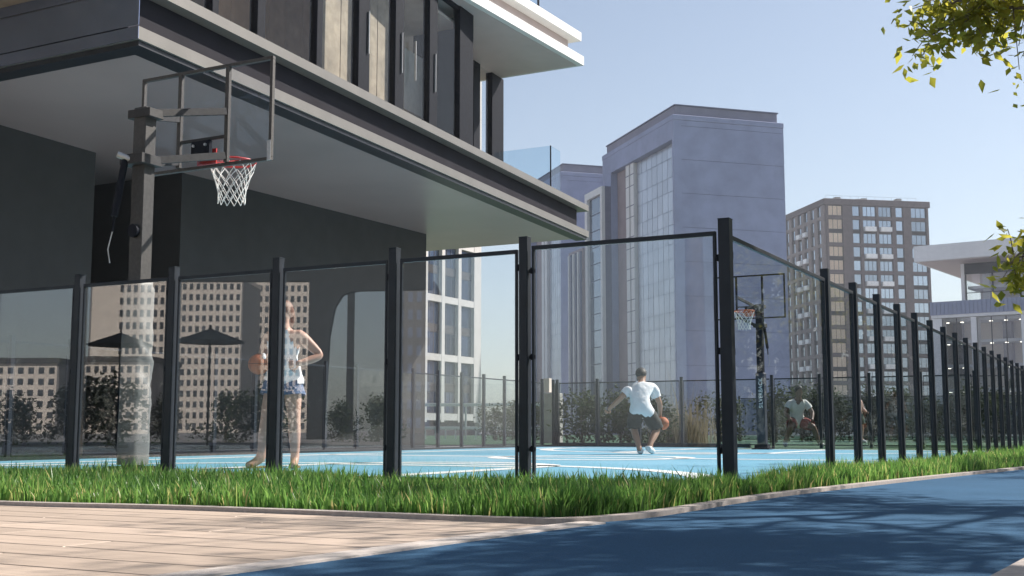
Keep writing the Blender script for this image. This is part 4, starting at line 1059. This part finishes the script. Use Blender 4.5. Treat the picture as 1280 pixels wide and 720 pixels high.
    if top:
        hipb = np.array([b[1:] == 'hip' for a,b in bn])[nb]|(np.array([a[1:] == 'hip' for a,b in bn])[nb]&(tb < .4))
        loose = tors|hipb; lim = max(.1,(shirt_sleeve-.45)/.55+.1)
        front = (Pv-np.array(tuple(j['chest'])))@np.array(tuple(j.get('face',V3(0,1,0)).normalized()))
        loose &= ~(neckb&(tb > (.75 if shirt_sleeve > .2 else .45)))
        if vneck: loose &= ~((front > .05)&neckb&(tb > .15))
        off = .022+.020*np.clip((.20-s_ax)/.30,0,1)
        if shirt_sleeve > .2:
            loose |= arm1|arm2; off = off+np.where(arm1,.006*tb+.002,0)+np.where(arm2,.010,0)
        else: loose &= ~(shou&(tb > .62))
        keep = loose&((s_ax > hemz)|arm1)&~(arm2&(tb > lim))
        def cl_top(i_,p_):
            if arm2[i_] and tb[i_] > lim: return p_-D_b[nb[i_]]*(tb[i_]-lim)
            if not (arm1[i_] or arm2[i_] or shou[i_]) and s_ax[i_] < hemz: return p_+ax*(hemz-s_ax[i_])
            return p_
        shell('shirt',keep,loose,off,top,cl_top)
    tk = (shorts_len-.45)/.55
    keep = ((thigh)|(tors&(s_ax < .10)))
    th2 = np.array([a[1:] == 'thi' for a,b in bn])[nb]; th1 = np.array([a[1:] == 'hip' for a,b in bn])[nb]
    loose = thigh|(tors&(s_ax < .14))
    lim2 = tk if tk > 0 else shorts_len/.45; tb_ = th2 if tk > 0 else th1
    keep = loose&~(tb_&(tb > lim2))
    if tk <= 0: loose &= ~th2
    def cl_bot(i_,p_): return p_-D_b[nb[i_]]*(tb[i_]-lim2) if tb_[i_] and tb[i_] > lim2 else p_
    off = .014+np.where(th1,.030*tb+.006,0)+np.where(th2,.038,0)
    shell('shorts',keep,loose,off,bottom,cl_bot)
    for s in 'lr':
        an,to = j[s+'ank'],j[s+'toe']; d = Vector((to.x-an.x,to.y-an.y,to.z-an.z+.04)).normalized()
        if shoes == 'sandal':
            m = MB(); x = d.cross(V3(0,0,1)).normalized(); a0 = an+V3(0,0,-.085)-d*.055; b0 = a0+d*.27
            m.bar(a0,b0,.095,.025); m.bar(a0+d*.19-x*.05+V3(0,0,.02),a0+d*.17+x*.05+V3(0,0,.02),.03,.07); m.build('sandal','leather_brown',root,.006)
            MB().tube([an+d*.035+x*.03+V3(0,0,-.03),an+d*.05+V3(0,0,-.015),an+d*.035-x*.03+V3(0,0,-.03),an-d*.045+V3(0,0,-.02),an+d*.035+x*.03+V3(0,0,-.03)],.008,6).build('ankle_strap','leather_brown',root)
        else:
            g = {'t':(an+V3(0,0,.03),.044),'a':(an+V3(0,0,-.03),.052),'h':(an+V3(0,0,-.05)-d*.04,.046),'b':(an.lerp(to,.7)+V3(0,0,.0),(.052,.042)),'e':(to+d*.02,.034)}
            skin_obj('shoe',g,[('t','a'),('a','h'),('a','b'),('b','e')],shoes,root,{'a'},1)
    return root
def basketball(label, loc, parent=None):
    r = thing('basketball',label,'basketball',loc,random.uniform(0,3)); m = MB(); m.ball((0,0,0),.121,24,16); m.build('ball','ball_orange',r)
    m = MB(); rr_ = .1215
    for ax in range(3):
        m.tube([((math.cos(t)*rr_,math.sin(t)*rr_,0),(0,math.cos(t)*rr_,math.sin(t)*rr_),(math.cos(t)*rr_,0,math.sin(t)*rr_))[ax] for t in [2*math.pi*i/36 for i in range(36)]],.0028,5,closed=True)
    m.build('seams','ball_seam',r); return r
# woman in a white tank top, standing with a ball on her hip, facing the camera
wl_ = at_z(353,585,0)
face_cam = math.pi                                         # local +Y turned towards the camera
JW = dict(pelvis=(0,0,1.00),belly=(.01,0,1.18),chest=(.02,0,1.38),neck=(.02,.01,1.54),head=(.02,.02,1.68),
 lsho=(-.165,0,1.45),lelb=(-.40,-.05,1.22),lwri=(-.22,.12,1.13),rsho=(.19,0,1.45),relb=(.30,-.10,1.20),rwri=(.22,.14,1.16),
 lhip=(-.09,0,.96),lkne=(-.13,.03,.53),lank=(-.14,-.01,.09),ltoe=(-.17,.17,.03),rhip=(.10,0,.96),rkne=(.17,.07,.52),rank=(.24,.02,.09),rtoe=(.36,.16,.03),face=(.45,.88,0),lhand=(.8,.5,-.1),rhand=(-.2,.8,.15),lpalm=(.3,-1,0),rpalm=(-1,.2,0))
person('woman in white tank top and denim shorts holding a ball at her hip', (wl_.x,wl_.y,0), face_cam+R(-8), JW, 'skin_light','hair_auburn',('cloth_white','cloth_denim'),'sandal',hair_long=True,shirt_sleeve=0.0,shorts_len=.40,scale=1.06)
bm4 = Matrix.Translation((wl_.x,wl_.y,0))@Matrix.Rotation(face_cam+R(-8),4,'Z')@V3(.22*1.06,.21*1.06,1.12*1.06)
basketball('orange basketball held at the hip of the woman in white', bm4)
# player seen from behind, crouching and dribbling
pl = at_z(803,568,0)
JP = dict(pelvis=(-.02,.02,.80),belly=(0,.10,.96),chest=(.05,.22,1.14),neck=(.08,.30,1.29),head=(.09,.37,1.42),
 lsho=(-.17,.20,1.20),lelb=(-.42,.22,1.02),lwri=(-.58,.32,.84),rsho=(.27,.22,1.17),relb=(.40,.26,.90),rwri=(.44,.40,.72),
 lhip=(-.12,.02,.78),lkne=(-.13,.24,.46),lank=(-.14,-.02,.10),ltoe=(-.15,.17,.03),rhip=(.09,.03,.76),rkne=(.33,.26,.52),rank=(.05,-.16,.24),rtoe=(.12,-.02,.05),face=(.35,.9,-.15),rhand=(.1,.75,-.35),rpalm=(.1,-.2,-1),lhand=(-.6,.4,-.7),lpalm=(.2,.5,.2))
JP.update(lhip=(-.10,.02,.78),lkne=(-.10,.22,.46),lank=(-.06,-.04,.10),ltoe=(.02,.15,.03),rank=(.10,-.06,.13),rtoe=(.22,.08,.03),rkne=(.34,.22,.46),lsho=(-.17,.20,1.17),rsho=(.26,.24,1.21),lelb=(-.36,.16,.98),lwri=(-.52,.26,.82))
person('crouching player in white tee and black shorts dribbling a ball, seen from behind', (pl.x,pl.y,0), R(8), JP, 'skin_tan','hair_dark',('cloth_white','cloth_black'),'shoe_white',shorts_len=1.0,scale=1.02)
q = Matrix.Translation((pl.x,pl.y,0))@Matrix.Rotation(R(8),4,'Z')@V3(.50,.42,.56)
basketball('orange basketball bouncing under the hand of the crouching player', q)
# far player squatting low, facing the camera
pf = at_z(998,558.5,0)
JF = dict(pelvis=(0,-.10,.62),belly=(0,-.02,.80),chest=(.0,.06,1.02),neck=(0,.10,1.20),head=(0,.13,1.34),
 lsho=(-.19,.05,1.08),lelb=(-.34,.12,.84),lwri=(-.26,.30,.66),rsho=(.19,.05,1.08),relb=(.34,.10,.84),rwri=(.28,.30,.66),
 lhip=(-.11,-.08,.60),lkne=(-.30,.26,.50),lank=(-.52,.0,.12),ltoe=(-.58,.17,.03),rhip=(.11,-.08,.60),rkne=(.26,.26,.50),rank=(.34,.02,.12),rtoe=(.38,.2,.03),face=(0,1,0),lhand=(.2,.9,-.2),rhand=(-.2,.9,-.2),lpalm=(0,0,-1),rpalm=(0,0,-1))
person('distant player in pale v neck shirt and red shorts bent low, facing us', (pf.x,pf.y,-.003), math.pi+R(5), JF,'skin_dark','hair_dark',('cloth_cream','cloth_red'),'shoe_white',shorts_len=.8,fingers=False,vneck=True,scale=1.08)
pg = at_z(1073,553.5,0)
JG = dict(pelvis=(0,0,.95),belly=(0,.02,1.12),chest=(0,.02,1.32),neck=(0,.04,1.48),head=(0,.06,1.62),
 lsho=(-.18,0,1.39),lelb=(-.24,.06,1.12),lwri=(-.18,.26,.98),rsho=(.18,0,1.39),relb=(.24,.06,1.12),rwri=(.18,.26,.98),
 lhip=(-.10,0,.92),lkne=(-.14,.06,.50),lank=(-.20,-.02,.09),ltoe=(-.22,.16,.03),rhip=(.10,0,.92),rkne=(.16,.06,.50),rank=(.24,.0,.09),rtoe=(.27,.18,.03),face=(.6,.8,0),lhand=(.2,.9,0),rhand=(-.2,.9,0),lpalm=(1,0,0),rpalm=(-1,0,0))
person('bare chested distant player in dark green shorts and cap beyond the fence', (pg.x,pg.y,-.003), math.pi+R(40), JG,'skin_light','hair_dark',(None,'cloth_green'),'shoe_white',shorts_len=.75,fingers=False,cap='cloth_black',scale=1.06)

# ------------------------------------------------------------------ the air
hm = bpy.data.materials.new('haze'); hm.use_nodes = True; hn = hm.node_tree.nodes; hn.remove(hn['Principled BSDF'])
pv = hn.new('ShaderNodeVolumePrincipled'); pv.inputs['Color'].default_value = (.86,.92,1,1); pv.inputs['Density'].default_value = 0.0005; pv.inputs['Anisotropy'].default_value = 0.0
hm.node_tree.links.new(pv.outputs[0], hn['Material Output'].inputs['Volume']); MATS['haze'] = hm
tag(MB().box(-900,900,-900,900,-1.5,95).build('haze','haze'), 'thin pale summer haze over the whole place', 'haze', kind='stuff')
